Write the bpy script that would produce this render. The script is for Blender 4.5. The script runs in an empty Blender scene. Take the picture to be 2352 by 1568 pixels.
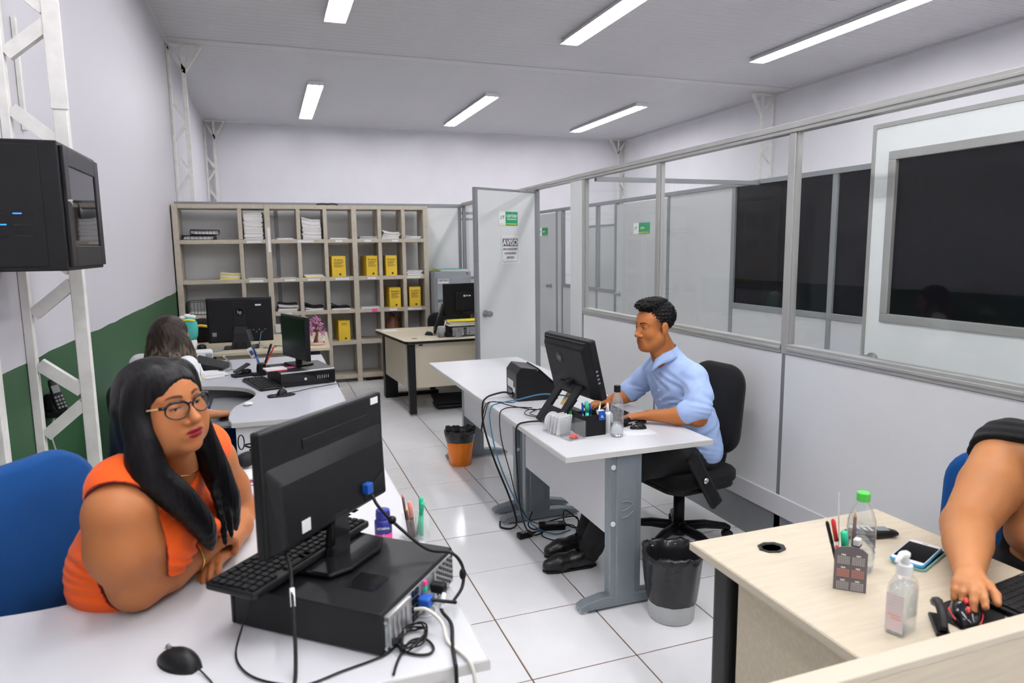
import bpy, math, random
import numpy as np
from mathutils import Matrix, Vector, Euler
random.seed(4); rng = np.random.default_rng(4)
S = bpy.context.scene
COL = S.collection
PI = math.pi
# ---------------------------------------------------------------- camera, world, exposure
cam = bpy.data.cameras.new('camera'); camo = bpy.data.objects.new('camera', cam); COL.objects.link(camo)
cam.lens = 24.0; cam.sensor_width = 36.0; cam.clip_start = 0.02; cam.clip_end = 100
camo.matrix_world = Matrix.Translation((0, 0, 1.62)) @ Matrix.Rotation(-.3419, 4, 'Z') @ Matrix.Rotation(PI/2-.1367, 4, 'X') @ Matrix.Rotation(-.0117, 4, 'Z')
cam.dof.use_dof = True; cam.dof.focus_distance = 3.4; cam.dof.aperture_fstop = 3.6
S.camera = camo
w = bpy.data.worlds.new('world'); S.world = w; w.use_nodes = True
w.node_tree.nodes['Background'].inputs[0].default_value = (.9, .93, 1, 1); w.node_tree.nodes['Background'].inputs[1].default_value = 0.3
S.view_settings.view_transform = 'Standard'; S.view_settings.look = 'None'
S.view_settings.exposure = 0.0; S.view_settings.gamma = 1.0
S.view_settings.use_curve_mapping = False
TUBE_POWER = 55.0
# room
XL, XR, YB, YF, ZC = -.97, 7.95, 14.45, -2.6, 4.05
TOP = .74                                   # desk height

# ---------------------------------------------------------------- materials
def lin(c):
    if isinstance(c, str):
        c = [int(c[i:i+2], 16)/255 for i in (1, 3, 5)]
        c = [x/12.92 if x <= .04045 else ((x+.055)/1.055)**2.4 for x in c]
    return (*c[:3], 1)
MAT = {}
def mat(name, col, rough=.5, metal=0., spec=.5, var=0., vscale=8., bump=0., bscale=200., trans=0., ior=1.45, emit=None, es=0., coat=0., stretch=None, alpha=1., sheen=0., sss=0.):
    if name in MAT: return MAT[name]
    m = bpy.data.materials.new(name); m.use_nodes = True; MAT[name] = m
    nt = m.node_tree; b = nt.nodes['Principled BSDF']; L = nt.links.new
    c = lin(col); b.inputs['Base Color'].default_value = c
    b.inputs['Roughness'].default_value = rough; b.inputs['Metallic'].default_value = metal
    b.inputs['Specular IOR Level'].default_value = spec; b.inputs['IOR'].default_value = ior
    b.inputs['Transmission Weight'].default_value = trans; b.inputs['Coat Weight'].default_value = coat
    b.inputs['Alpha'].default_value = alpha
    if sheen: b.inputs['Sheen Weight'].default_value = sheen
    if sss: b.inputs['Subsurface Weight'].default_value = sss; b.inputs['Subsurface Radius'].default_value = (.01, .004, .002); b.inputs['Subsurface Scale'].default_value = .5
    if emit: b.inputs['Emission Color'].default_value = lin(emit); b.inputs['Emission Strength'].default_value = es
    if var or bump:
        tc = nt.nodes.new('ShaderNodeTexCoord'); mp = nt.nodes.new('ShaderNodeMapping')
        L(tc.outputs['Object'], mp.inputs[0])
        if stretch: mp.inputs['Scale'].default_value = stretch
    if var:
        n = nt.nodes.new('ShaderNodeTexNoise'); n.inputs['Scale'].default_value = vscale; n.inputs['Detail'].default_value = 6
        L(mp.outputs[0], n.inputs['Vector'])
        r = nt.nodes.new('ShaderNodeMapRange'); r.inputs['From Min'].default_value = .3; r.inputs['From Max'].default_value = .7
        r.inputs['To Min'].default_value = 1-var; r.inputs['To Max'].default_value = 1+var
        L(n.outputs['Fac'], r.inputs['Value'])
        x = nt.nodes.new('ShaderNodeMix'); x.data_type = 'RGBA'; x.blend_type = 'MULTIPLY'; x.inputs['Factor'].default_value = 1
        x.inputs['A'].default_value = c; L(r.outputs[0], x.inputs['B']); L(x.outputs['Result'], b.inputs['Base Color'])
    if bump:
        n = nt.nodes.new('ShaderNodeTexNoise'); n.inputs['Scale'].default_value = bscale; n.inputs['Detail'].default_value = 3
        L(mp.outputs[0], n.inputs['Vector'])
        bp = nt.nodes.new('ShaderNodeBump'); bp.inputs['Strength'].default_value = bump; bp.inputs['Distance'].default_value = .002
        L(n.outputs['Fac'], bp.inputs['Height']); L(bp.outputs[0], b.inputs['Normal'])
    return m
def attr_mat(name, rough=.5, spec=.4, sss=0., bump=0., bscale=300., sheen=0.):
    m = mat(name, (.8, .8, .8), rough, spec=spec, bump=bump, bscale=bscale, sss=sss, sheen=sheen)
    a = m.node_tree.nodes.new('ShaderNodeAttribute'); a.attribute_name = 'Col'
    m.node_tree.links.new(a.outputs['Color'], m.node_tree.nodes['Principled BSDF'].inputs['Base Color'])
    return m
def thin(name, tint=(.98,.99,.985), gloss=1., body=0., bodycol=(.8,.82,.84), rough=0., ior=1.5):
    m = bpy.data.materials.new(name); m.use_nodes = True; MAT[name] = m; nt = m.node_tree; N = nt.nodes; N.clear(); L = nt.links.new
    o = N.new('ShaderNodeOutputMaterial'); tr = N.new('ShaderNodeBsdfTransparent'); tr.inputs[0].default_value = (*tint,1)
    gl = N.new('ShaderNodeBsdfGlossy'); gl.inputs['Roughness'].default_value = rough; gl.inputs['Color'].default_value = (gloss,gloss,gloss,1)
    lw = N.new('ShaderNodeLayerWeight'); lw.inputs[0].default_value = .5; pw = N.new('ShaderNodeMath'); pw.operation = 'POWER'; pw.inputs[1].default_value = 5.; L(lw.outputs['Facing'], pw.inputs[0])
    ma_ = N.new('ShaderNodeMath'); ma_.operation = 'MULTIPLY_ADD'; f0 = ((ior-1)/(ior+1))**2; ma_.inputs[1].default_value = 1-f0; ma_.inputs[2].default_value = f0; L(pw.outputs[0], ma_.inputs[0])
    mx = N.new('ShaderNodeMixShader'); L(ma_.outputs[0], mx.inputs[0])
    base = tr
    if body:
        df = N.new('ShaderNodeBsdfDiffuse'); df.inputs[0].default_value = (*bodycol,1); m2 = N.new('ShaderNodeMixShader'); m2.inputs[0].default_value = body; L(tr.outputs[0], m2.inputs[1]); L(df.outputs[0], m2.inputs[2]); base = m2
    L(base.outputs[0], mx.inputs[1]); L(gl.outputs[0], mx.inputs[2]); L(mx.outputs[0], o.inputs[0]); return m
M = dict(
 wall=mat('wall_paint', (.77,.755,.79), .6, var=.025, vscale=2, bump=.08, bscale=60),
 ceil=mat('ceiling_pvc', (.63,.625,.64), .45, var=.02, vscale=3),
 tile=mat('floor_tile', (.84,.84,.84), .13, var=.03, vscale=5, bump=.02, bscale=12),
 grout=mat('grout', '#6d5544', .9, var=.15, vscale=30),
 part=mat('partition_panel', (.74,.75,.745), .42, var=.02, vscale=3),
 partw=mat('partition_panel_white', (.66,.68,.67), .42, var=.02, vscale=3),
 partfar=mat('far_partition_panel', (.50,.51,.515), .42, var=.02, vscale=3), doorw=mat('white_door_panel', (.80,.82,.81), .42, var=.02, vscale=3),  # partfar is partition_panel darkened to offset the lamps right above it
 alu=mat('aluminium_rail', (.42,.42,.40), .38, metal=.35, var=.05, vscale=6),
 alug=mat('grey_rail', (.24,.25,.26), .4, metal=.3, var=.05, vscale=6),
 glass=thin('clear_glass', gloss=.75, ior=1.3),
 blackglass=mat('black_window_film', (.006,.006,.008), .03, spec=.16),
 truss=mat('white_truss_paint', (.78,.77,.73), .5, var=.08, vscale=14),
 shelf=mat('shelf_beige', (.47,.42,.34), .5, var=.08, vscale=25),
 shelfback=mat('shelf_board_grey', (.43,.435,.43), .6, var=.04, vscale=4),
 white=mat('white_laminate', (.64,.645,.66), .38, var=.015, vscale=6),
 edge=mat('edge_band', (.66,.66,.62), .4, var=.03),
 greyl=mat('grey_laminate', (.50,.51,.55), .4, var=.02, vscale=6),
 greyedge=mat('grey_edge_band', (.50,.51,.46), .4),
 leggrey=mat('grey_steel_leg', (.24,.275,.30), .35, metal=.25, var=.05, vscale=10),
 beige=mat('beige_laminate', (.58,.505,.375), .42, var=.07, vscale=5, stretch=(1.2,14,14)),
 beige2=mat('beige_laminate_plain', (.58,.52,.40), .42, var=.03, vscale=5),
 black=mat('black_plastic', (.007,.007,.0078), .40, spec=.28, var=.1, vscale=40),
 blackm=mat('black_matte', (.010,.010,.011), .6, spec=.25, bump=.15, bscale=400),
 blackg=mat('black_gloss', (.006,.006,.007), .14, spec=.4),
 blacks=mat('black_steel', (.008,.008,.009), .42, spec=.28, var=.1),
 screen=mat('dark_screen', (.006,.010,.009), .2, spec=.3),
 rubber=mat('black_rubber', (.008,.008,.008), .5, spec=.3),
 chrome=mat('chrome', (.75,.75,.76), .15, metal=1.),
 steel=mat('steel', (.55,.55,.55), .3, metal=1., var=.05),
 galv=mat('galvanised_plate', (.42,.45,.45), .38, metal=.7, var=.15, vscale=30),
 paper=mat('paper_white', (.78,.78,.79), .8, var=.03, vscale=20),
 paper2=mat('paper_cream', (.66,.64,.60), .8, var=.06, vscale=20),
 yellow=mat('yellow_card', (.72,.49,.03), .5, var=.05, vscale=10),
 yellow2=mat('yellow_folder', (.80,.68,.04), .5),
 green=mat('green_plastic', (.02,.42,.10), .4), mint=mat('mint_plastic', (.02,.50,.26), .35),
 limecap=mat('green_cap', (.07,.48,.06), .4),
 red=mat('red_plastic', (.62,.03,.03), .35), blue=mat('blue_plastic', (.012,.075,.36), .35),
 ltblue=mat('cyan_cable', (.04,.19,.34), .45), pink=mat('pink_card', (.80,.06,.28), .5),
 salmon=mat('salmon_marker', (.85,.30,.22), .4), brownp=mat('brown_pencil', (.07,.025,.018), .4),
 wood=mat('pencil_wood', (.62,.42,.22), .6), navy=mat('navy_plastic', (.03,.035,.26), .3),
 orange=mat('orange_plastic', (.80,.20,.005), .22, var=.05), bag=mat('black_bin_bag', (.012,.012,.013), .22, bump=.6, bscale=45),
 greybin=mat('grey_white_bin', (.62,.63,.63), .45, var=.06), bluefab=mat('blue_fabric', (.002,.050,.19), .8, spec=.2, bump=.3, bscale=700, sheen=.05),
 blackfab=mat('black_fabric', (.009,.009,.0095), .85, spec=.2, bump=.3, bscale=700, sheen=.05), cabinet=mat('grey_cabinet', (.33,.355,.38), .42, var=.04),
 acryl=thin('clear_acrylic', body=.035), pet=thin('clear_bottle', (.96,.97,.97), body=.07, ior=1.55), water=mat('water', (.96,.98,.98), .0, trans=1., ior=1.33),
 whitep=mat('white_plastic', (.80,.80,.80), .35), cream=mat('cream_cable', (.72,.70,.62), .4), greyp=mat('grey_plastic', (.22,.23,.24), .45),
 text_k=mat('print_black', (.02,.02,.02), .6), text_w=mat('print_white', (.85,.85,.85), .6), text_g=mat('print_green', (.01,.26,.10), .6), text_y=mat('print_yellow', (.75,.62,.02), .6), text_d=mat('print_dark', (.09,.09,.10), .6),
 led=mat('led_blue', (.02,.2,.6), .4, emit='#2a8cff', es=1.3), brownl=mat('brown_leather', (.16,.062,.03), .42, var=.2, vscale=12),
 turq=mat('turquoise_plush', (.06,.40,.36), .8, bump=.3), tan=mat('tan_paper', (.72,.50,.20), .7),
)

# ---------------------------------------------------------------- mesh builder
class MB:
    def __init__(s): s.v = []; s.f = []; s.M = Matrix.Identity(4)
    def add(s, vs, fs):
        n = len(s.v); M_ = s.M
        s.v += [tuple(M_ @ Vector(p)) for p in vs]; s.f += [tuple(n+i for i in f) for f in fs]; return s
    def at(s, loc=(0,0,0), rot=(0,0,0)):
        s.M = Matrix.Translation(loc) @ Euler(rot).to_matrix().to_4x4(); return s
    def box(s, a, b):
        x0,y0,z0 = a; x1,y1,z1 = b
        return s.add([(x0,y0,z0),(x1,y0,z0),(x1,y1,z0),(x0,y1,z0),(x0,y0,z1),(x1,y0,z1),(x1,y1,z1),(x0,y1,z1)],
                     [(0,3,2,1),(4,5,6,7),(0,1,5,4),(1,2,6,5),(2,3,7,6),(3,0,4,7)])
    def cbox(s, c, d): return s.box([c[i]-d[i]/2 for i in range(3)], [c[i]+d[i]/2 for i in range(3)])
    def bar(s, p, q, w_, h_, up=(0,0,1)):
        p, q = Vector(p), Vector(q); d = (q-p).normalized(); u = Vector(up)
        if abs(d.dot(u)) > .99: u = Vector((1,0,0))
        x = d.cross(u).normalized(); y = x.cross(d).normalized()
        c = [(-1,-1),(1,-1),(1,1),(-1,1)]
        vs = [p+x*a*w_/2+y*b*h_/2 for a,b in c]+[q+x*a*w_/2+y*b*h_/2 for a,b in c]
        return s.add(vs, [(3,2,1,0),(4,5,6,7),(0,1,5,4),(1,2,6,5),(2,3,7,6),(3,0,4,7)])
    def tube(s, pts, r, n=8, closed=False, caps=True):
        P = [Vector(p) for p in pts]; m = len(P); R_ = r if hasattr(r, '__len__') else [r]*m
        prev = None; vs = []
        for i in range(m):
            a = P[(i-1) % m] if (closed or i) else P[0]; b = P[(i+1) % m] if (closed or i < m-1) else P[-1]
            d = (b-a).normalized() if (b-a).length > 1e-9 else Vector((0,0,1))
            if prev is None:
                u = d.orthogonal().normalized()
            else:
                u = prev-d*prev.dot(d); u = u.normalized() if u.length > 1e-6 else d.orthogonal().normalized()
            prev = u; w_ = d.cross(u)
            vs += [P[i]+(u*math.cos(2*PI*k/n)+w_*math.sin(2*PI*k/n))*R_[i] for k in range(n)]
        fs = []
        for i in range(m if closed else m-1):
            j = (i+1) % m
            fs += [(i*n+k, i*n+(k+1) % n, j*n+(k+1) % n, j*n+k) for k in range(n)]
        if caps and not closed: fs += [tuple(range(n-1,-1,-1)), tuple((m-1)*n+k for k in range(n))]
        return s.add(vs, fs)
    def cyl(s, p, q, r0, r1=None, n=20): return s.tube([p, q], [r0, r0 if r1 is None else r1], n)
    def lathe(s, prof, n=24, c=(0,0,0), sx=1, sy=1, caps=True):
        vs = []; m = len(prof)
        for r, z in prof: vs += [(c[0]+sx*r*math.cos(2*PI*k/n), c[1]+sy*r*math.sin(2*PI*k/n), c[2]+z) for k in range(n)]
        fs = [(i*n+k, i*n+(k+1) % n, (i+1)*n+(k+1) % n, (i+1)*n+k) for i in range(m-1) for k in range(n)]
        if caps: fs += [tuple(range(n-1,-1,-1)), tuple((m-1)*n+k for k in range(n))]
        return s.add(vs, fs)
    def prism(s, poly, z0, z1):
        n = len(poly)
        a = sum(poly[i][0]*poly[(i+1) % n][1]-poly[(i+1) % n][0]*poly[i][1] for i in range(n))
        if a < 0: poly = poly[::-1]
        return s.add([(x,y,z0) for x,y in poly]+[(x,y,z1) for x,y in poly],
                     [tuple(range(n-1,-1,-1)), tuple(range(n,2*n))]+[(i,(i+1) % n,n+(i+1) % n,n+i) for i in range(n)])
    def ball(s, c, r, n=16, m=10):
        r = r if hasattr(r, '__len__') else (r,r,r)
        vs = [(c[0],c[1],c[2]-r[2])]; fs = []
        for i in range(1, m):
            t = PI*i/m
            vs += [(c[0]+r[0]*math.sin(t)*math.cos(2*PI*k/n), c[1]+r[1]*math.sin(t)*math.sin(2*PI*k/n), c[2]-r[2]*math.cos(t)) for k in range(n)]
        vs.append((c[0],c[1],c[2]+r[2])); e = len(vs)-1
        fs += [(0, 1+(k+1) % n, 1+k) for k in range(n)]
        for i in range(m-2): fs += [(1+i*n+k, 1+i*n+(k+1) % n, 1+(i+1)*n+(k+1) % n, 1+(i+1)*n+k) for k in range(n)]
        fs += [(1+(m-2)*n+k, 1+(m-2)*n+(k+1) % n, e) for k in range(n)]
        return s.add(vs, fs)
    def mesh(s, name):
        me = bpy.data.meshes.new(name); me.from_pydata([tuple(v) for v in s.v], [], s.f); me.validate(); me.update(); return me
    def build(s, name, m, parent=None, bev=0., smooth=False, seg=2, world=False):
        if world and parent is not None:
            inv = PM[parent.name].inverted(); s.v = [tuple(inv @ Vector(p)) for p in s.v]
        return link(name, s.mesh(name), m, parent, bev, smooth, seg)
PM = {}
def link(name, me, m, parent=None, bev=0., smooth=False, seg=2):
    m = M[m] if isinstance(m, str) else m
    if m and not me.materials: me.materials.append(m)
    o = bpy.data.objects.new(name, me); COL.objects.link(o)
    if parent is not None: o.parent = parent
    PM[o.name] = PM.get(parent.name, Matrix.Identity(4)).copy() if parent is not None else Matrix.Identity(4)
    if smooth: me.polygons.foreach_set('use_smooth', [True]*len(me.polygons)); me.update()
    if bev:
        b = o.modifiers.new('bevel', 'BEVEL'); b.width = bev; b.segments = seg; b.limit_method = 'ANGLE'; b.angle_limit = math.radians(40)
        b.harden_normals = False
    return o
def tag(o, label, cat, group=None):
    o['label'] = label; o['category'] = cat
    if group: o['group'] = group
    return o
def thing(name, label, cat, loc=(0,0,0), rz=0., group=None, rot=None):
    o = bpy.data.objects.new(name, None); COL.objects.link(o); o.empty_display_size = .05
    e = Euler(rot) if rot else Euler((0,0,rz)); o.location = loc; o.rotation_euler = e
    PM[o.name] = Matrix.Translation(loc) @ e.to_matrix().to_4x4()
    return tag(o, label, cat, group)
def struct(o): o['kind'] = 'structure'; return o
def sroot(name, loc=(0,0,0)):
    o = bpy.data.objects.new(name, None); COL.objects.link(o); o.location = loc; PM[o.name] = Matrix.Translation(loc); return struct(o)
def solo(mb, name, m, label, cat, loc=None, rz=0., bev=0., smooth=False, group=None, rot=None, seg=2):
    o = mb.build(name, m, None, bev, smooth, seg); 
    if loc: o.location = loc
    o.rotation_euler = Euler(rot) if rot else Euler((0,0,rz))
    return tag(o, label, cat, group)
def text(name, s_, size, m, parent, o_, right, up, sx=1., ext=.0004, align='CENTER', bold=.018):
    cu = bpy.data.curves.new(name, 'FONT'); cu.body = s_; cu.size = size; cu.align_x = align; cu.align_y = 'CENTER'; cu.extrude = ext; cu.resolution_u = 3; cu.offset = size*bold
    t = bpy.data.objects.new(name, cu); me = bpy.data.meshes.new_from_object(t); bpy.data.objects.remove(t); bpy.data.curves.remove(cu)
    r = Vector(right).normalized(); u = Vector(up).normalized(); n_ = r.cross(u)
    X = Matrix(((r.x*sx,u.x,n_.x,o_[0]),(r.y*sx,u.y,n_.y,o_[1]),(r.z*sx,u.z,n_.z,o_[2]),(0,0,0,1)))
    me.transform(X); me.materials.clear()
    return link(name, me, m, parent)
def dup(root, loc, rz=None, label=None):
    r = root.copy(); COL.objects.link(r); r.location = loc
    if rz is not None: r.rotation_euler = (0,0,rz)
    PM[r.name] = Matrix.Translation(loc) @ Matrix.Rotation(r.rotation_euler.z, 4, 'Z')
    if label: r['label'] = label
    for ch in list(root.children):
        c = ch.copy(); COL.objects.link(c); c.parent = r
        for g in list(ch.children):
            d = g.copy(); COL.objects.link(d); d.parent = c
    return r
def arc(cx, cy, r, a0, a1, n=10): return [(cx+r*math.cos(math.radians(a0+(a1-a0)*i/n)), cy+r*math.sin(math.radians(a0+(a1-a0)*i/n))) for i in range(n+1)]
def rrect(w_, h_, r, n=4):
    w_, h_ = w_/2-r, h_/2-r
    return arc(w_,h_,r,0,90,n)+arc(-w_,h_,r,90,180,n)+arc(-w_,-h_,r,180,270,n)+arc(w_,-h_,r,270,360,n)
def spline(pts, n=8):
    P = [Vector(p) for p in pts]; P = [2*P[0]-P[1]]+P+[2*P[-1]-P[-2]]; out = []
    for i in range(1, len(P)-2):
        a,b,c,d = P[i-1:i+3]
        for k in range(n):
            t = k/n; out.append(.5*((2*b)+(c-a)*t+(2*a-5*b+4*c-d)*t*t+(3*b-a-3*c+d)*t**3))
    return out+[P[-2]]
def cable(name, m, label, pts, r=.003, n=10, cat='cable', parent=None, sides=8):
    mb = MB().tube(spline(pts, n), r, sides)
    o = mb.build(name, m, parent, smooth=True)
    return tag(o, label, cat) if parent is None else o
# ================================================================ ROOM SHELL
ts = .4495; gx, gy = .858, 2.676            # tile pitch, one grid crossing
flo = sroot('floor', (0,0,0))
MB().box((XL,YF,-.05),(XR,YB,-.0025)).build('grout_bed', 'grout', flo)
g = .0030
tb = MB().box((g,g,-.012),(ts-g,ts-g,0))
tme = None
rest = MB()
for i in range(-5, 16):
    for j in range(-12, 27):
        x, y = gx+i*ts, gy+j*ts
        x0, x1, y0, y1 = max(x+g,XL), min(x+ts-g,XR), max(y+g,YF), min(y+ts-g,YB)
        if x1-x0 < .01 or y1-y0 < .01: continue
        full = x1-x0 > ts-3*g and y1-y0 > ts-3*g
        seen = (-1 < x < 2.4 and .5 < y < 9) or (2.3 < x < 4.2 and 4 < y < 9.2)
        if full and seen:
            if tme is None:
                o = tb.build('floor_tile', 'tile', flo, bev=.0015, seg=1); tme = o.data
            else:
                o = bpy.data.objects.new('floor_tile', tme); COL.objects.link(o); o.parent = flo
                b = o.modifiers.new('bevel','BEVEL'); b.width = .0015; b.segments = 1
            o.location = (x, y, rng.uniform(-.0004,.0004)); o.rotation_euler = (rng.uniform(-.0012,.0012), rng.uniform(-.0012,.0012), 0)
        else: rest.box((x0,y0,-.012),(x1,y1,0))
r_ = rest.build('tile_field', 'tile', flo); r_['kind'] = 'stuff'
# ceiling: PVC strips running across the hall
ce = sroot('ceiling', (0,0,ZC))
MB().box((XL,YF,.014),(XR,YB,.1)).build('ceiling_backing', 'ceil', ce)
p = .125; st = MB()
prof = [(0,.007),(.006,0),(.057,0),(.0605,.005),(.064,0),(.116,0),(.121,.007),(.125,.012),(0,.012)]
L_ = XR-XL
n = len(prof); st.add([(XL,a,b) for a,b in prof]+[(XR,a,b) for a,b in prof], [tuple(range(n)), tuple(range(2*n-1,n-1,-1))]+[(i,n+i,n+(i+1) % n,(i+1) % n) for i in range(n)])
sm = None; y = YF
while y+p < YB:
    if sm is None: o = st.build('ceiling_strip', 'ceil', ce); sm = o.data
    else: o = bpy.data.objects.new('ceiling_strip', sm); COL.objects.link(o); o.parent = ce
    o.location = (0, y, 0); y += p
MB().box((XL,9.02,-.012),(XR,9.22,.004)).build('joint_profile', 'ceil', ce, bev=.004)
# outer walls
wm = M['wall']
lm = mat('wall_two_tone', (.58,.565,.60), .55, var=.02, vscale=2, bump=.08, bscale=60)  # upper white is the wall paint darkened to offset the lamps near it
nt = lm.node_tree; gq = nt.nodes.new('ShaderNodeNewGeometry'); sx_ = nt.nodes.new('ShaderNodeSeparateXYZ'); gt = nt.nodes.new('ShaderNodeMath'); gt.operation = 'LESS_THAN'; gt.inputs[1].default_value = 1.18
nz = nt.nodes.new('ShaderNodeTexNoise'); nz.inputs['Scale'].default_value = 1.6; ad = nt.nodes.new('ShaderNodeMath'); ad.operation = 'MULTIPLY_ADD'; ad.inputs[1].default_value = .03
nt.links.new(gq.outputs['Position'], sx_.inputs[0]); nt.links.new(gq.outputs['Position'], nz.inputs['Vector']); nt.links.new(nz.outputs['Fac'], ad.inputs[0]); nt.links.new(sx_.outputs['Z'], ad.inputs[2]); nt.links.new(ad.outputs[0], gt.inputs[0])
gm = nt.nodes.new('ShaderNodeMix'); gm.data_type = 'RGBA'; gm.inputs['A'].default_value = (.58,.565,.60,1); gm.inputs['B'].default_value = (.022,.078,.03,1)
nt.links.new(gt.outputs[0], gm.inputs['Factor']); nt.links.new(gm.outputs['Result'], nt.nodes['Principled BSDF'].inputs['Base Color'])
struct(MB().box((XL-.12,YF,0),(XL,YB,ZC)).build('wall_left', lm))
struct(MB().box((XR,YF,0),(XR+.12,YB,ZC)).build('wall_right', 'wall'))
struct(MB().box((XL,YB,0),(XR,YB+.12,ZC)).build('wall_back', 'wall'))
struct(MB().box((XL,YF-.12,0),(XR,YF,ZC)).build('wall_front', 'wall'))
struct(MB().box((XL,YF,ZC-.03),(XL+.02,YB,ZC-.001)).build('trim_1', 'ceil'))
struct(MB().box((XR-.02,YF,ZC-.03),(XR,YB,ZC-.001)).build('trim_2', 'ceil'))
# ---------------------------------------------------------------- partitions
def rail(par, a, b, w_=.045, m='alu', h_=.045): return MB().bar(a, b, w_, h_).build('rail', m, par, bev=.004, seg=1, world=True)
PX, PT, PM_ = 2.5, 2.19, 1.09
wp = sroot('wall_partition', (PX, 3, 0))
ys = [.4, 1.58, 2.80, 4.04, 5.18]
def prail(y0, y1, z, h_=.05):
    MB().box((PX-.028,y0,z-h_/2),(PX+.028,y1,z+h_/2)).box((PX-.034,y0,z-h_*.12),(PX+.034,y1,z+h_*.16)).build('rail', 'alu', wp, bev=.002, seg=1, world=True)
for a, b in zip(ys[:-1], ys[1:]):
    MB().box((PX-.0205,a+.013,.31),(PX+.0205,b-.013,1.062)).build('panel', 'part', wp, world=True)
    MB().box((PX-.003,a+.03,1.115),(PX+.003,b-.03,2.165)).build('glass_pane', 'glass', wp, world=True)
    prail(a+.022, b-.022, PM_)
    for yy in (a+.028, b-.028): MB().box((PX-.013,yy-.006,1.115),(PX+.013,yy+.006,2.165)).build('glazing_bead', 'alu', wp, world=True)
for yy in ys:
    MB().box((PX-.022,yy-.022,1.062),(PX+.022,yy+.022,2.165)).build('post', 'alu', wp, bev=.003, seg=1, world=True)
    MB().box((PX-.020,yy-.022,0),(PX+.020,yy+.022,1.062)).build('lower_post', 'alug', wp, world=True)
prail(.4, 5.44, PT); prail(5.44, 6.24, PT, .045); prail(6.24, 8.9, PT, .045)
MB().box((PX-.03,.4,.20),(PX+.03,5.2,.31)).build('white_trunking', 'white', wp, bev=.004, world=True)
MB().box((PX-.02,.4,.0),(PX+.02,5.2,.20)).build('kick_panel', 'alug', wp, world=True)
MB().box((PX-.024,5.20,0),(PX+.024,5.43,2.165)).build('panel', 'partw', wp, bev=.003, world=True)
for yy in (6.26, 7.55, 8.87): MB().box((PX-.022,yy-.022,0),(PX+.022,yy+.022,2.165)).build('post', 'alug', wp, bev=.003, seg=1, world=True)
for a, b in ((6.28,7.53),(7.57,8.85)):
    MB().box((PX-.018,a,.02),(PX+.018,b,1.06)).build('panel', 'part', wp, world=True)
    MB().box((PX-.003,a,1.1),(PX+.003,b,2.165)).build('glass_pane', 'glass', wp, world=True)
    prail(a, b, PM_)
# partition behind the shelf
wb = sroot('wall_partition_back', (.7, 8.92, 0))
xs = [XL, .14, 1.34, 2.45]
for a, b in zip(xs[:-1], xs[1:]):
    MB().box((a+.02,8.905,.02),(b-.02,8.935,2.15)).build('panel', 'part', wb, world=True)
    MB().box((b-.022,8.897,0),(b+.022,8.943,2.17)).build('post', 'alug', wb, bev=.003, seg=1, world=True)
MB().box((XL,8.895,2.15),(2.5,8.945,2.195)).build('rail', 'alug', wb, bev=.003, seg=1, world=True)
MB().box((XL,8.885,.42),(2.45,8.905,.47)).build('cable_trunking', 'partw', wb, bev=.003, seg=1, world=True)
# far partition with the dark windows
FX = 4.15
wf = sroot('wall_partition_far', (FX, 7, 0))
def fbox(y0, y1, z0, z1, d, name, m): return MB().box((FX-d,y0,z0),(FX+d,y1,z1)).build(name, m, wf, bev=.002, seg=1, world=True)
fbox(1.2, 12.2, 2.15, 2.19, .028, 'rail', 'alug')
seq = [1.2, 2.98, 4.19, 5.40, 6.5, 7.70, 8.22, 9.35, 9.55, 10.42, 12.2]
kinds = ['dark','dark','dark','solid','door','glass','glass','solid','door','solid']
for (a, b), k in zip(zip(seq[:-1], seq[1:]), kinds):
    fbox(b-.024, b+.024, 0, 2.15, .024, 'post', 'alug')
    if k in ('dark','glass'):
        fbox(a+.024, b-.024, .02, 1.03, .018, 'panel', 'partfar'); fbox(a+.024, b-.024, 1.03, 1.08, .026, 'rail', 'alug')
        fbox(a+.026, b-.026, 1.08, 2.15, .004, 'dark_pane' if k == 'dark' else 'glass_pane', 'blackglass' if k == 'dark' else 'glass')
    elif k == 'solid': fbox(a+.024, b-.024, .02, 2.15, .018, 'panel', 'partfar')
def knob(par, y, z, x, s_=-1):
    MB().at((x,y,z),(0,s_*PI/2,0)).lathe([(.03,0),(.03,.006),(.012,.012),(.012,.035),(.024,.042),(.027,.06),(.022,.072)],16).build('knob', 'alug', par, smooth=True, world=True)
for nm, y0, y1 in (('door_2',6.53,7.67),('door_3',9.58,10.39)):
    d = sroot(nm, (FX, (y0+y1)/2, 0))
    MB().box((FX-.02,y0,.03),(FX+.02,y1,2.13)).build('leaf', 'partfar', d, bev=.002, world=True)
    knob(d, y1-.09 if nm == 'door_2' else y0+.2, 1.03, FX-.02)
# cross rails between the two partitions and rooms beyond
wc = sroot('wall_partition_cross', (3.3, 5.06, 0))
MB().box((2.53,5.04,2.14),(4.12,5.08,2.175)).build('rail', 'alug', wc, world=True)
for yy in (10.5,):
    MB().box((2.53,yy-.02,2.14),(4.12,yy+.02,2.18)).build('rail', 'alug', wc, world=True)
wr = sroot('wall_partition_room', (3.3, 12.2, 0))
for x0, x1 in ((2.45,3.3),(3.3,4.15)):
    MB().box((x0+.02,12.18,.02),(x1-.02,12.22,1.05)).build('panel', 'part', wr, world=True)
    MB().box((x0+.02,12.18,1.05),(x1-.02,12.22,1.1)).build('rail', 'alug', wr, world=True)
    MB().box((x0+.02,12.197,1.1),(x1-.02,12.203,2.1)).build('glass_pane', 'glass', wr, world=True)
    MB().box((x0-.02,12.17,0),(x0+.02,12.23,2.15)).build('post', 'alug', wr, world=True)
MB().box((-.5,12.17,2.12),(4.15,12.23,2.16)).build('rail', 'alug', wr, world=True)
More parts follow.
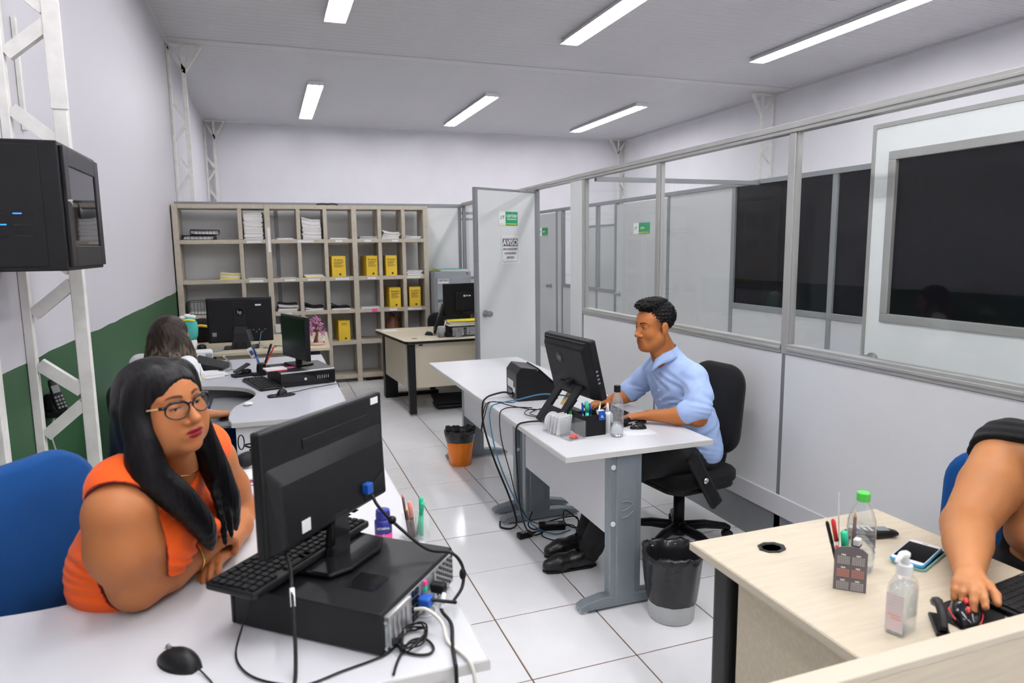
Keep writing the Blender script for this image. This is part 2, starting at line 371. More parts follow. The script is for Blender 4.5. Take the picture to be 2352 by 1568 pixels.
MB().box((-.5,12.18,0),(2.4,12.22,2.12)).build('panel', 'part', wr, world=True)
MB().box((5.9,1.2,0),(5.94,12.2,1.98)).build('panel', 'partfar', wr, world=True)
MB().box((5.89,1.2,1.98),(5.95,12.2,2.02)).build('rail', 'alug', wr, world=True)
# ---------------------------------------------------------------- open door leaf
d1 = sroot('door_1', (2.47, 6.22, 0)); d1.rotation_euler.z = math.atan2(5.86-6.22, 1.745-2.47); PM[d1.name] = Matrix.Translation((2.47,6.22,0)) @ Matrix.Rotation(d1.rotation_euler.z,4,'Z')
W1 = .81
MB().box((.03,-.016,.03),(W1-.03,.016,2.135)).build('leaf', 'partw', d1, bev=.001)
for x0, x1 in ((0,.03),(W1-.03,W1)): MB().box((x0,-.02,.02),(x1,.02,2.15)).build('edge_profile', 'alug', d1, bev=.003)
MB().box((.03,-.02,2.13),(W1-.03,.02,2.15)).build('edge_profile', 'alug', d1, bev=.003)
for s_ in (1,): MB().at((W1-.10,s_*.016,1.03),(-s_*PI/2,0,0)).lathe([(.033,0),(.033,.008),(.013,.014),(.013,.04),(.026,.047),(.029,.066),(.024,.078)],20).build('knob', 'alug', d1, smooth=True)
MB().box((W1-.0005,-.009,.95),(W1+.001,.009,1.11)).build('strike_plate', 'steel', d1)
for zz in (1.5,.97,1.09): MB().at((W1+.001,0,zz),(0,PI/2,0)).lathe([(.004,0),(.003,.002)],8).build('screw', 'blacks', d1)
# white door with a dark window, standing open behind the glass
d4 = sroot('door_4', (2.80, 2.60, 0)); a4 = math.atan2(-.70, .0); d4.rotation_euler.z = a4; PM[d4.name] = Matrix.Translation((2.80,2.60,0)) @ Matrix.Rotation(a4,4,'Z')
W4 = 1.05
for x0,x1,z0,z1 in ((.02,.12,.03,2.16),(W4-.12,W4-.02,.03,2.16),(.12,W4-.12,.03,1.27),(.12,W4-.12,2.04,2.16)):
    MB().box((x0,-.018,z0),(x1,.018,z1)).build('leaf_panel', 'doorw', d4)
for x0,x1,z0,z1 in ((.10,W4-.10,1.245,1.285),(.10,W4-.10,2.005,2.045),(.10,.14,1.285,2.005),(W4-.14,W4-.10,1.285,2.005)):
    MB().box((x0,-.026,z0),(x1,.026,z1)).build('window_frame', 'alu', d4, bev=.003)
MB().box((.14,-.004,1.285),(W4-.14,.004,2.005)).build('dark_pane', 'blackglass', d4)
MB().box((0,-.022,.02),(.02,.022,2.18)).build('edge_profile', 'alu', d4); MB().box((.02,-.022,2.16),(W4,.022,2.18)).build('edge_profile', 'alu', d4)
MB().at((.07,-.018,1.055),(PI/2,0,0)).lathe([(.033,0),(.033,.008),(.013,.014),(.013,.04),(.026,.047),(.029,.066),(.024,.078)],20).build('knob', 'alug', d4, smooth=True)
# ---------------------------------------------------------------- door signs
ud = PM[d1.name].to_3x3(); rt = -(ud @ Vector((1,0,0)))  # viewer's right on the visible (+y local) side is local -x? resolved below
def dpt(x, z, off=.0175): return PM[d1.name] @ Vector((x, off, z))
right = ud @ Vector((-1,0,0)); nrm = ud @ Vector((0,1,0))
def plate(name, label, c, rgt, upv, w_, h_, m, th=.002):
    n_ = Vector(rgt).cross(Vector(upv)); c = Vector(c)
    t = thing(name, label, 'sign', tuple(c))
    MB().bar(c-Vector(rgt)*w_/2+n_*th/2, c+Vector(rgt)*w_/2+n_*th/2, th, h_, up=upv).build('backing', m, t, world=True)
    return t, lambda u, v, k=0: c+Vector(rgt)*u+Vector(upv)*v+n_*(th+.0006+k)
def wtext(name, s_, size, m, par, o_, r_, u_, sx=1.):
    inv = PM[par.name].inverted(); return text(name, s_, size, m, par, inv @ Vector(o_), inv.to_3x3() @ Vector(r_), inv.to_3x3() @ Vector(u_), sx)
def wrect(name, m, par, f, u0, u1, v0, v1, k=0., th=.0006):
    vs = [f(u0,v0,k-th),f(u1,v0,k-th),f(u1,v1,k-th),f(u0,v1,k-th),f(u0,v0,k),f(u1,v0,k),f(u1,v1,k),f(u0,v1,k)]
    return MB().add(vs, [(0,3,2,1),(4,5,6,7),(0,1,5,4),(1,2,6,5),(2,3,7,6),(3,0,4,7)]).build(name, m, par, world=True)
Zu = Vector((0,0,1))
t, f = plate('door_sign', 'white and green sign reading CARTORIO on the open grey door', dpt(.395,1.885), right, Zu, .245, .125, 'text_w')
wrect('green_field', 'text_g', t, f, -.04,.122,-.0625,.0625); wrect('yellow_line', 'text_y', t, f, -.112,.105,-.052,-.046,.0005)
wtext('lettering', 'CARTÓRIO', .036, 'text_w', t, f(.042,.022,.0005), right, Zu, .8); wtext('lettering', 'SUPERENDIVIDAMENTO', .0165, 'text_w', t, f(.042,-.006,.0005), right, Zu, .72)
def emblem(t, f, u, v, s_, right):
    MB().tube([f(u+s_*math.cos(a)*(.6+.4*math.sin(2*a)), v+s_*math.sin(a), .0006) for a in np.linspace(.4,5.6,22)], s_*.16, 4).build('emblem', 'text_g', t, world=True)
    for k in range(3): wrect('emblem_line', 'text_g', t, f, u+s_*1.3, u+s_*(2.9-.3*k), v+s_*(.8-.75*k), v+s_*(1.3-.75*k), .0004)
emblem(t, f, -.095, .008, .014, right)
t, f = plate('notice_sheet', 'white AVISO notice sheet taped on the open grey door', dpt(.375,1.60,.018), right, Zu, .235, .25, 'paper', .0008)
for u0,u1,v0,v1 in ((-.105,.105,.108,.111),(-.105,.105,-.111,-.108),(-.105,-.102,-.111,.111),(.102,.105,-.111,.111)): wrect('border_line', 'text_d', t, f, u0,u1,v0,v1)
wrect('heading_field', 'text_d', t, f, -.098,.098,.032,.101); wtext('lettering', 'AVISO', .075, 'text_w', t, f(0,.064,.0005), right, Zu, .92)
for k, s_ in enumerate(('ÁREA DE USO EXCLUSIVO','DOS FUNCIONÁRIOS','DESTE SETOR')): wtext('lettering', s_, .027, 'text_d', t, f(0,.005-.039*k,.0004), right, Zu, .60)
for lab, y, z, s_, wd in (('small green sign reading COPA on the door behind the glass',7.06,1.826,'COPA',.37),('small green sign on the far grey door beyond the doorway',10.06,1.858,'APOIO',.36)):
    rg = Vector((0,-1,0)); t, f = plate('room_sign', lab, (FX-.0215,y,z), rg, Zu, wd, .125, 'text_w')
    wrect('green_field', 'text_g', t, f, -wd*.17,wd/2,-.0625,.0625); wrect('yellow_line', 'text_y', t, f, -wd*.17,wd*.45,-.053,-.046,.0005)
    wtext('lettering', s_, .034, 'text_w', t, f(wd*.05,0,.0005), rg, Zu, 1.); emblem(t, f, -wd*.40, 0, .016, rg)
# ---------------------------------------------------------------- steel lattice columns
def truss(label, x0, s_, y, z1=ZC, dx=.175, cw=.05, pitch=.58, z0=0., brace=True, ph=.25, hh=.20, dw=.034):
    t = thing('lattice_column', label, 'column', (x0+s_*dx/2, y, z0), 0, 'white lattice columns along the walls')
    a, b = x0+s_*cw/2, x0+s_*dx
    for x, hw in ((a-s_*cw*.15,cw*.33),(b,cw/2)): MB().box((x-hw,y-.02,z0),(x+hw,y+.02,z1-.02)).build('chord', 'truss', t, bev=.003, seg=1, world=True)
    z = z0+ph
    while z < z1-.45:
        for q in (-1,1):
            zz = max(z0+.02, z+q*hh); MB().bar((b-s_*.02,y,z+q*.028),(a+s_*.015,y,zz), dw, .036, up=(0,1,0)).build('diagonal', 'truss', t, world=True)
        z += pitch
    if brace:
        MB().bar((b,y,z1-.34),(b+s_*.19,y,z1-.03), .04,.04,up=(0,1,0)).build('knee_brace', 'truss', t, world=True)
        MB().bar((b,y,z1-.30),(a,y,z1-.05), .04,.04,up=(0,1,0)).build('diagonal', 'truss', t, world=True)
        MB().box((min(x0,b+s_*.21),y-.04,z1-.03),(max(x0,b+s_*.21),y+.04,z1-.004)).build('cap_plate', 'truss', t, world=True)
    return t
ft = truss('white lattice steel column behind the black network cabinet', XL, 1, 3.36, dx=.21, cw=.052, pitch=.52, ph=.48, hh=.155, dw=.05)
MB().box((-.79,3.335,2.20),(-.725,3.344,2.62)).build('splice_plate', 'truss', ft, bev=.003, world=True)
MB().box((XL+.001,3.60,2.15),(XL+.02,3.625,2.62)).build('conduit', 'truss', ft, bev=.003, world=True)
truss('tall white lattice column at the left wall just behind the shelf', XL, 1, 9.25)
truss('narrow white lattice column in the far left corner', XL, 1, 14.35)
truss('white lattice column at the right wall above the glass partition', XR, -1, 9.45, dx=.23)
truss('white lattice column in the far right corner of the hall', XR, -1, 14.35, dx=.2)
solo(MB().box((-.02,-.03,0),(.02,.03,ZC-.02)), 'wall_post', 'truss', 'plain white square post on green wall nearest the blue chair', 'post', (XL+.022,2.90,0), bev=.003)
# ---------------------------------------------------------------- fluorescent ceiling lights
tubem = mat('fluorescent_tube', (1,1,1), .4, emit='#faf9fc', es=TUBE_POWER)
refl = mat('white_reflector', (.86,.86,.88), .3)
def lamp(x, y0, y1, label):
    t = thing('ceiling_light', label, 'light', (x,(y0+y1)/2,ZC-.062), 0, 'long fluorescent ceiling lights')
    h = (y1-y0)/2
    MB().add([(-.11,-h,.0),(-.075,-h,.05),(.075,-h,.05),(.11,-h,.0),(-.11,h,.0),(-.075,h,.05),(.075,h,.05),(.11,h,.0),(-.112,-h,.002),(-.08,-h,.06),(.08,-h,.06),(.112,-h,.002),(-.112,h,.002),(-.08,h,.06),(.08,h,.06),(.112,h,.002)],
      [(0,1,5,4),(1,2,6,5),(2,3,7,6),(9,8,12,13),(10,9,13,14),(11,10,14,15),(8,0,4,12),(3,11,15,7)]).build('reflector', refl, t)
    for s_ in (-1,1): MB().box((-.11,s_*h-.004,0),(.11,s_*h+.004,.06)).build('end_plate', refl, t)
    for xx in (-.05,.05):
        MB().cyl((xx,-h+.05,.022),(xx,h-.05,.022),.018,n=10).build('tube', tubem, t, smooth=True)
        for s_ in (-1,1): MB().box((xx-.014,s_*(h-.04)-.012,-.002),(xx+.014,s_*(h-.04)+.012,.06)).build('lamp_holder', 'whitep', t, bev=.003)
pos = ['left','middle','right']
for r, (y0, y1, nm) in enumerate(((10.68,13.42,'far row'),(5.05,7.76,'row cut by the picture top'),(.75,3.45,'added unseen row overhead'),(-2.45,.25,'added unseen row behind the camera'))):  # last two rows are added, out of view, to brighten the foreground
    for c, x in enumerate((.82,3.52,6.22)): lamp(x, y0, y1, f'white fluorescent ceiling light, {pos[c]} one of the {nm}')

lamp(-.28, .9, 2.25, 'added unseen fluorescent ceiling light overhead beside the left wall')  # short lamp added out of view for more light on the near desks
lamp(2.17, .9, 2.25, 'added unseen fluorescent ceiling light overhead in front of the glass partition')  # likewise an added lamp, brightens floor and partition nearby
# ================================================================ FURNITURE
def top_board(t, poly, m='white', em='edge', z=TOP, th=.028):
    MB().prism(poly, z-th, z).build('desk_top', m, t, bev=.004, world=True)
    n = len(poly); mb = MB(); a = sum(poly[i][0]*poly[(i+1) % n][1]-poly[(i+1) % n][0]*poly[i][1] for i in range(n))
    if a < 0: poly = poly[::-1]
    out = []
    for i in range(n):
        p0, p1, p2 = Vector(poly[i-1]), Vector(poly[i]), Vector(poly[(i+1) % n])
        d0, d1_ = (p1-p0).normalized(), (p2-p1).normalized(); nn = Vector((d0.y+d1_.y, -d0.x-d1_.x)).normalized()
        k = max(.5, nn.dot(Vector((d0.y,-d0.x)))); out.append(p1+nn*.0022/k)
    vs = [(p.x,p.y,z-th+.0025) for p in out]+[(p.x,p.y,z-.0025) for p in out]+[(x,y,z-th+.0025) for x,y in poly]+[(x,y,z-.0025) for x,y in poly]
    fs = []
    for i in range(n):
        j = (i+1) % n; fs += [(i,j,n+j,n+i),(2*n+i,i,n+i,3*n+i)][:1]+[(n+i,n+j,3*n+j,3*n+i),(j,i,2*n+i,2*n+j)]
    mb.add(vs, fs).build('edge_band', em, t, world=True)
# --- desk of the woman in orange
t = thing('curved_desk', 'white curved corner desk where the woman in orange sits', 'desk', (0,2,0))
inner = [tuple(p[:2]) for p in spline([(-.96,1.915,0),(-.58,1.90,0),(-.42,1.95,0),(-.30,2.07,0),(-.22,2.28,0),(-.2,2.6,0),(-.2,3.02,0)],6)]
top_board(t, [(.405,3.02),(.405,1.31),(-.96,1.31)]+inner)
MB().box((.33,1.42,.0),(.36,2.95,.70)).build('side_panel', 'white', t, bev=.002, world=True)
MB().box((-.9,1.36,.0),(-.87,1.86,.711)).build('side_panel', 'white', t, bev=.002, world=True)
MB().box((-.86,1.40,.3),(.33,1.42,.70)).build('modesty_panel', 'white', t, bev=.002, world=True)
MB().cyl((.1,1.55,0),(.1,1.55,.712),.03).build('leg', 'leggrey', t, smooth=False, world=True)
MB().at((.318,1.548,TOP+.0005)).lathe([(.03,0),(.031,.003),(.024,.003),(.024,-.001)],20,caps=False).build('cable_grommet', 'whitep', t, world=True)
# --- desk of the long haired woman
t = thing('grey_desk', 'grey topped curved desk with rounded hollow behind the woman in orange', 'desk', (0,4.8,0))
inner = [tuple(p[:2]) for p in spline([(-.215,3.72,0),(-.235,3.86,0),(-.215,4.12,0),(-.125,4.33,0),(-.115,4.52,0),(-.2,4.7,0),(-.4,4.83,0),(-.6,4.86,0),(-.95,4.86,0)],7)]
top_board(t, [(.395,3.70)]+inner+[(-.95,5.95),(.395,5.95)], 'greyl', 'greyedge')
MB().box((-.20,3.74,0),(.37,3.762,.71)).build('end_panel', 'white', t, bev=.002, world=True)
for zz in (.60,.54): MB().at((-.09,3.739,zz),(PI/2,0,0)).lathe([(.004,0),(.003,.001)],8).build('screw', 'tan', t, world=True)
MB().box((.34,3.78,.0),(.362,5.9,.71)).build('side_panel', 'white', t, bev=.002, world=True)
MB().box((-.9,4.90,.25),(.34,4.92,.711)).build('modesty_panel', 'greyp', t, bev=.002, world=True)
MB().box((-.38,4.03,.640),(.0,4.84,.655)).build('tray', 'greyp', t, bev=.002, world=True)
MB().box((-.9,5.0,.0),(-.88,5.9,.71)).build('side_panel', 'white', t, bev=.002, world=True)
# --- beige desk in front of the shelf
t = thing('beige_desk', 'light wood desk carrying the large black computer in front of the shelf', 'desk', (-.1,6.8,0))
top_board(t, [(.50,6.36),(.575,7.6),(-.93,7.6),(-.93,6.36)], 'beige', 'beige2')
MB().box((-.46,6.44,.24),(.30,6.46,.71)).build('modesty_panel', 'beige', t, bev=.002, world=True)
MB().box((-.9,6.44,.02),(-.5,6.46,.71)).build('modesty_panel', 'beige', t, bev=.002, world=True)
for x, y in ((.38,6.5),(.42,7.5),(-.88,7.5),(-.48,6.5)): MB().box((x-.04,y-.03,0),(x+.04,y+.03,.712)).build('leg', 'blacks', t, bev=.004, world=True)
# --- far desk with black edges
t = thing('black_edged_desk', 'beige desk with black edging and black legs beside the filing cabinet', 'desk', (1.7,7,0))
top_board(t, [(1.10,7.60),(1.085,7.50),(1.205,6.46),(1.235,6.42),(2.32,6.42),(2.32,7.60)], 'beige2', 'black', th=.03)
MB().prism([(1.225,6.56),(1.242,6.56),(1.175,7.42),(1.158,7.42)], .27, .71).build('side_panel', 'beige2', t, world=True)
MB().box((1.30,6.48,.27),(2.25,6.497,.71)).build('modesty_panel', 'beige2', t, bev=.001, world=True)
MB().box((1.235,6.45,.02),(1.305,6.52,.712)).build('leg', 'black', t, bev=.006, world=True)
MB().box((1.15,7.38,.0),(1.29,7.50,.712)).build('leg', 'black', t, bev=.006, world=True)
MB().box((2.2,6.45,.0),(2.27,6.52,.712)).build('leg', 'black', t, bev=.006, world=True)
MB().box((1.15,7.40,0),(1.75,7.47,.04)).build('foot_bar', 'black', t, bev=.01, world=True)
MB().at((1.335,6.635,TOP)).lathe([(.03,0),(.03,.002),(.005,.002)],18).build('cable_grommet', 'brownl', t, world=True)
MB().box((1.345,6.478,.685),(1.385,6.481,.70)).build('bolt_cap', 'black', t, world=True)
# --- the young man's row of two desks
def c_desk(label, y0, y1, lg):
    t = thing('white_desk', label, 'desk', (1.5,(y0+y1)/2,0), 0, 'white desks in a row with grey C legs')
    top_board(t, [(1.145,y0),(1.88,y0),(1.88,y1),(1.145,y1)], 'white', 'edge')
    for y in lg:
        l = MB().box((1.365,y-.025,.05),(1.525,y+.025,.712)).box((1.395,y-.031,.05),(1.495,y+.031,.712)).build('leg', 'leggrey', t, bev=.006, world=True)
        inv = PM[l.name]
        MB().add([(1.225,y-.03,.01),(1.72,y-.03,.01),(1.72,y-.03,.03),(1.60,y-.03,.055),(1.34,y-.03,.062),(1.25,y-.03,.045),(1.222,y-.03,.03),
                  (1.225,y+.03,.01),(1.72,y+.03,.01),(1.72,y+.03,.03),(1.60,y+.03,.055),(1.34,y+.03,.062),(1.25,y+.03,.045),(1.222,y+.03,.03)],
                 [(0,1,2,3,4,5,6),(13,12,11,10,9,8,7)]+[(i,7+i,7+(i+1) % 7,(i+1) % 7) for i in range(7)]).build('foot', 'leggrey', t, bev=.006, world=True)
        for x in (1.25,1.69): MB().cyl((x,y,0),(x,y,.014),.022,n=16).build('glide', 'whitep', t, world=True)
        for z in (.66,.40): MB().at((1.381,y-.026,z),(PI/2,0,0)).lathe([(.012,0),(.011,.004),(.005,.005)],14).build('bolt_cap', 'whitep', t, world=True)
        MB().tube(spline([(1.42,y-.0335,.50),(1.45,y-.034,.499),(1.475,y-.034,.485),(1.45,y-.034,.465),(1.42,y-.0335,.458)],5),.0022,6).build('embossed_line', 'leggrey', t, smooth=True, world=True)
        MB().tube(spline([(1.42,y-.0335,.425),(1.45,y-.034,.43),(1.478,y-.034,.45)],5),.0022,6).build('embossed_line', 'leggrey', t, smooth=True, world=True)
    MB().box((1.368,lg[0]+.03,.34),(1.386,lg[1]-.03,.70)).build('modesty_panel', 'white', t, bev=.002, world=True)
c_desk('white desk with grey legs where the young man works', 2.555, 3.76, (2.60,3.66))
c_desk('empty white desk with grey legs next to the open door', 3.763, 5.15, (3.82,4.99))
# --- near right desk and counter front
t = thing('wood_desk', 'light wood desk at the right with sanitizer and phones on it', 'desk', (1.7,1.35,0))
top_board(t, [(1.15,1.0),(1.875,1.0),(1.875,1.655),(1.15,1.655)], 'beige', 'beige2', th=.027)
MB().box((1.19,1.52,.0),(1.25,1.60,.712)).build('leg', 'blacks', t, bev=.015, seg=3, world=True)
MB().box((1.19,1.02,0),(1.25,1.60,.045)).build('foot_bar', 'blacks', t, bev=.012, world=True)
MB().box((1.79,1.04,.0),(1.84,1.08,.712)).build('leg', 'blacks', t, bev=.012, world=True)
MB().box((1.205,1.03,.13),(1.222,1.50,.712)).build('side_panel', 'beige', t, bev=.001, world=True)
MB().at((1.346,1.535,TOP)).lathe([(.042,0),(.044,.003),(.035,.0035),(.03,.001),(.028,-.0005)],8,sx=1.0,sy=.8,caps=False).build('cable_grommet', 'black', t, world=True)
MB().at((1.346,1.535,TOP)).lathe([(.030,.0006),(.001,.0006)],8,sx=1.,sy=.8).build('grommet_hole', 'blackg', t, world=True)
t = thing('counter_front', 'light wood counter front panel in the lower right foreground', 'counter', (1.5,.93,0))
MB().box((.70,.915,.0),(2.45,.955,.782)).build('panel', 'beige', t, bev=.002, world=True)
MB().box((.70,.915,.782),(2.45,.962,.80)).build('top_edge', 'beige2', t, bev=.003, world=True)
# ---------------------------------------------------------------- pigeonhole shelf
t = thing('pigeonhole_shelf', 'tall beige pigeonhole shelf unit against the grey back partition', 'shelf', (.48,8.6,0))
Y0, Y1 = 8.45, 8.82
zs = [2.14, 1.745, 1.295, .90, .515, .095]
for x0, x1 in ((-.955,-.895),(.005,.065),(.985,1.045),(1.855,1.915)): MB().box((x0,Y0,0),(x1,Y1,2.14)).build('upright', 'shelf', t, bev=.003, seg=1, world=True)
bays = [(-.895,.005,[-.26]),(.065,.985,[.375,.679]),(1.045,1.855,[1.316,1.608])]
for x0, x1, dv in bays:
    for k, z in enumerate(zs):
        MB().box((x0,Y0+.004,z-.047),(x1,Y1,z)).build('shelf_board', 'shelf', t, bev=.003, seg=1, world=True)
        if k: 
            for x in dv: MB().box((x-.022,Y0+.002,z),(x+.022,Y1,zs[k-1]-.047)).build('divider', 'shelf', t, bev=.003, seg=1, world=True)
lb = [(-.12,1,.16),(.45,1,.18),(.83,1,.08),(1.17,1,.08),(1.5,1,.08),(-.12,2,.15),(.25,2,.12),(.52,2,.14),(.85,2,.16),(1.2,2,.1),(1.72,2,.17),(.2,3,.1),(1.45,3,.09),(1.72,3,.17)]
for x, k, w_ in lb: MB().box((x-w_/2,Y0+.0005,zs[k]-.038),(x+w_/2,Y0+.004,zs[k]-.012)).build('shelf_label', 'paper', t, world=True)
MB().box((1.19,Y0+.0005,zs[3]-.045),(1.25,Y0+.004,zs[3]-.005)).build('pink_label', 'pink', t, world=True)
MB().box((.03,Y0-.002,1.6),(.058,Y0,1.88)).build('paper_strip', 'paper', t, world=True)
MB().box((.055,Y0-.02,.66),(.115,Y0+.004,.76)).build('switch_box', 'cream', t, bev=.004, world=True)
# ---------------------------------------------------------------- filing cabinet
t = thing('filing_cabinet', 'grey steel filing cabinet labelled CARTORIO beside the shelf', 'cabinet', (2.17,8.5,0))
a, b, y0, y1, H_ = 1.935, 2.40, 8.25, 8.82, 1.335
MB().box((a,y0,.03),(b,y1,H_)).build('body', 'cabinet', t, bev=.004, world=True)
for k in range(4):
    z0 = .06+k*.305
    d = MB().box((a+.025,y0-.018,z0),(b-.025,y0,z0+.29)).build('drawer', 'cabinet', t, bev=.004, world=True)
    MB().box((a+.03,y0-.026,z0+.012),(b-.03,y0-.018,z0+.085)).build('handle', 'cabinet', d, bev=.01, world=True)
MB().box((a+.035,y0-.021,1.19),(a+.175,y0-.0185,1.245)).build('paper_label', 'paper', t, world=True)
wtext('label_lettering', 'CARTORIO', .03, 'text_k', t, (a+.105,y0-.0216,1.226), (1,0,0), (0,0,1), .85)
MB().at((b-.05,y0-.001,H_-.025),(PI/2,0,0)).lathe([(.009,0),(.009,.006)],12).build('lock', 'blacks', t, world=True)
# ---------------------------------------------------------------- office chairs
def office_chair(label, loc, rz, fab, back_z=(.52,.98), seat_z=.46, back_w=.44, back_x=-.24, arm=False, tilt=.08, group='swivel office chairs'):
    t = thing('office_chair', label, 'chair', loc, rz, group)       # local +x is forward
    s_ = [(x*1,y) for x, y in rrect(.46,.48,.10,5)]
    MB().at((0,0,seat_z-.06)).prism(s_, 0, .07).build('seat', fab, t, bev=.025, seg=3, smooth=True)
    MB().at((0,0,seat_z-.085)).prism([(x*.95,y*.95) for x,y in s_],0,.03).build('seat_shell', 'black', t, bev=.008)
    z0, z1 = back_z; h = z1-z0
    vs = []; n = 9; mth = 8
    bp = rrect(back_w, h, min(back_w,h)*.3, 7)
    mb = MB().at((back_x, 0, (z0+z1)/2), (0, -tilt, 0))
    def ring(sc, x): return [(x+.9*(u*sc)**2*.35, u*sc, v*sc) for u, v in bp]
    rings = [ring(.8,-.035),ring(.96,-.03),ring(1,-.005),ring(.98,.018),ring(.9,.032),ring(.5,.036),ring(.05,.036)]
    N = len(bp); V = sum(rings, []); F = [(i*N+k,i*N+(k+1) % N,(i+1)*N+(k+1) % N,(i+1)*N+k) for i in range(len(rings)-1) for k in range(N)]
    V += ring(.05,-.036); V0 = len(V)-N
    F += [tuple(V0+k for k in range(N)), tuple((len(rings)-1)*N+k for k in range(N))][:0]+[(V0+k,V0+(k+1) % N,(k+1) % N,k) for k in range(N)]+[tuple(range(V0+N-1,V0-1,-1)), tuple((len(rings)-1)*N+k for k in range(N))]
    mb.add(V, F).build('backrest', fab, t, smooth=True)
    MB().tube(spline([(.0,0,seat_z-.08),(back_x+.03,0,seat_z-.09),(back_x-.06,0,seat_z),(back_x-.065,0,z0+h*.5)],6),.022,8).build('back_bracket', 'black', t, smooth=True)
    MB().lathe([(.03,.10),(.03,.28),(.022,.28),(.022,seat_z-.085)],16).build('gas_column', 'black', t, smooth=True)
    MB().box((-.09,-.08,seat_z-.11),(.09,.08,seat_z-.08)).build('mechanism', 'black', t, bev=.01)
    MB().at((0,0,0)).lathe([(.045,.06),(.05,.09),(.035,.13)],16).build('hub', 'black', t, smooth=True)
    for k in range(5):
        a_ = 2*PI*k/5+.35; c, s2 = math.cos(a_), math.sin(a_)
        MB().tube([(c*.03,s2*.03,.10),(c*.15,s2*.15,.097),(c*.27,s2*.27,.075),(c*.30,s2*.30,.06)],[.028,.026,.02,.016],8).build('base_arm', 'black', t, smooth=True)
        cw = MB()
        for o_ in (-.014,.014): cw.at((c*.29-s2*o_,s2*.29+c*o_,.027),(PI/2,0,a_)).lathe([(.02,-.009),(.027,-.006),(.027,.006),(.02,.009)],14)
        cw.build('caster', 'black', t, smooth=False)
    if arm:
        for s2 in (1,-1):
            MB().bar((-.03,s2*.255,.30),(.17,s2*.275,.60),.03,.075,up=(1,0,0)).build('arm_bracket', 'black', t, bev=.012)
            MB().at((.075,s2*.283,.455),(-s2*PI/2,0,0)).lathe([(.016,0),(.015,.006),(.005,.009)],14).build('arm_bolt', 'chrome', t, smooth=True)
    return t
office_chair('black office chair of the young man in the blue shirt', (2.045,3.06,0), PI+.12, 'blackfab', (.50,.985), .45, .38, -.245, True, tilt=.10)
office_chair('blue office chair of the woman in orange', (-.47,2.00,0), -.55, 'bluefab', (.60,1.06), .46, .50, -.245, tilt=.04)
office_chair('black office chair of the long haired woman in white', (-.58,4.40,0), .90, 'blackfab', (.52,.90), .46, .42, -.23)
office_chair('empty dark office chair behind the black edged desk', (1.97,7.74,0), -PI/2-.1, 'blackfab', (.52,.86), .45)
office_chair('blue office chair of the woman at the right picture edge', (2.15,1.42,0), PI+.38, 'bluefab', (.50,.905), .45, .46, -.21)
# ---------------------------------------------------------------- waste bins
def bin_(label, loc, m, r0, r1, h, bag_z, name):
    t = thing(name, label, 'bin', loc)
    MB().lathe([(r0*.9,.0),(r0,.004),(r0+(r1-r0)*.5,h*.5),(r1,h),(r1*.96,h),(r0*.97,.01)],32).build('bucket', m, t, smooth=True)
    n = 64; prof = []
    rows = [(1.03,bag_z),(1.05,bag_z+.015),(1.07,bag_z+(h-bag_z)*.4),(1.10,h-.01),(1.12,h+.012),(1.06,h+.024),(.98,h+.015),(.89,h-.02),(.84,h-.10),(.78,h*.5)]
    V, F = [], []
    for i, (s_, z) in enumerate(rows):
        rb = r0+(r1-r0)*min(1,max(0,z/h))
        for k in range(n):
            a_ = 2*PI*k/n
            w_ = .035*math.sin(5*a_+i*.7)+.03*math.sin(11*a_-i*1.1)+.02*math.sin(23*a_+i*2.3)+.012*math.sin(37*a_+i)
            zz = z+(.008*math.sin(3*a_+1)+.005*math.sin(8*a_+2)+.003*math.sin(19*a_))*(.2,.3,.5,.6,1,1,.5,.5,.5,.5)[i]
            r = rb*(s_+w_*(.12,.4,.55,.7,.9,.9,.5,.3,.3,.3)[i]); V.append((r*math.cos(a_), r*math.sin(a_), zz))
    m_ = len(rows); F = [(i*n+k,i*n+(k+1) % n,(i+1)*n+(k+1) % n,(i+1)*n+k) for i in range(m_-1) for k in range(n)]+[tuple((m_-1)*n+k for k in range(n))]
    MB().add(V, F).build('bin_bag', 'bag', t, smooth=True)
bin_('orange plastic bin lined with a black bag beside the white desk', (1.30,4.85,0), 'orange', .083, .108, .25, .185, 'waste_bin')
bin_('pale grey bin wrapped in a black bag below the light wood desk', (1.60,2.435,0), 'greybin', .098, .118, .285, .085, 'waste_bin')
# ================================================================ THINGS
def pmat(t): return PM[t.name]
# ---------------------------------------------------------------- network cabinet on the left wall
t = thing('network_cabinet', 'black wall mounted network cabinet with glass door on the left', 'cabinet', (-.79,2.93,1.56))
a, b, y0, y1, z0, z1 = XL+.004, -.625, 2.665, 3.195, 1.56, 1.985
MB().box((a,y0,z0),(b,y1,z1)).build('body', 'blacks', t, bev=.004, world=True)
MB().box((a+.03,y0-.004,z0+.015),(b-.055,y0,z1-.015)).build('side_panel', 'blackm', t, bev=.003, world=True)
for r in range(3):
    for c in range(3):
        x = b-.085-c*.075; z = z0+.185-r*.036
        MB().box((x-.056,y0-.0055,z),(x,y0-.0035,z+.007)).build('vent_slot', 'blackg', t, world=True)
MB().box((b-.085-.055,y0-.0062,z0+.1865),(b-.085-.03,y0-.0052,z0+.1905)).build('status_light', 'led', t, world=True)
MB().box((b-.085-.105,y0-.0062,z0+.1505),(b-.085-.075,y0-.0052,z0+.1545)).build('status_light', 'led', t, world=True)
MB().at((a+.16,y0-.004,z1-.04),(PI/2,0,0)).lathe([(.012,0),(.012,.003),(.004,.004)],14).build('panel_lock', 'blacks', t, world=True)
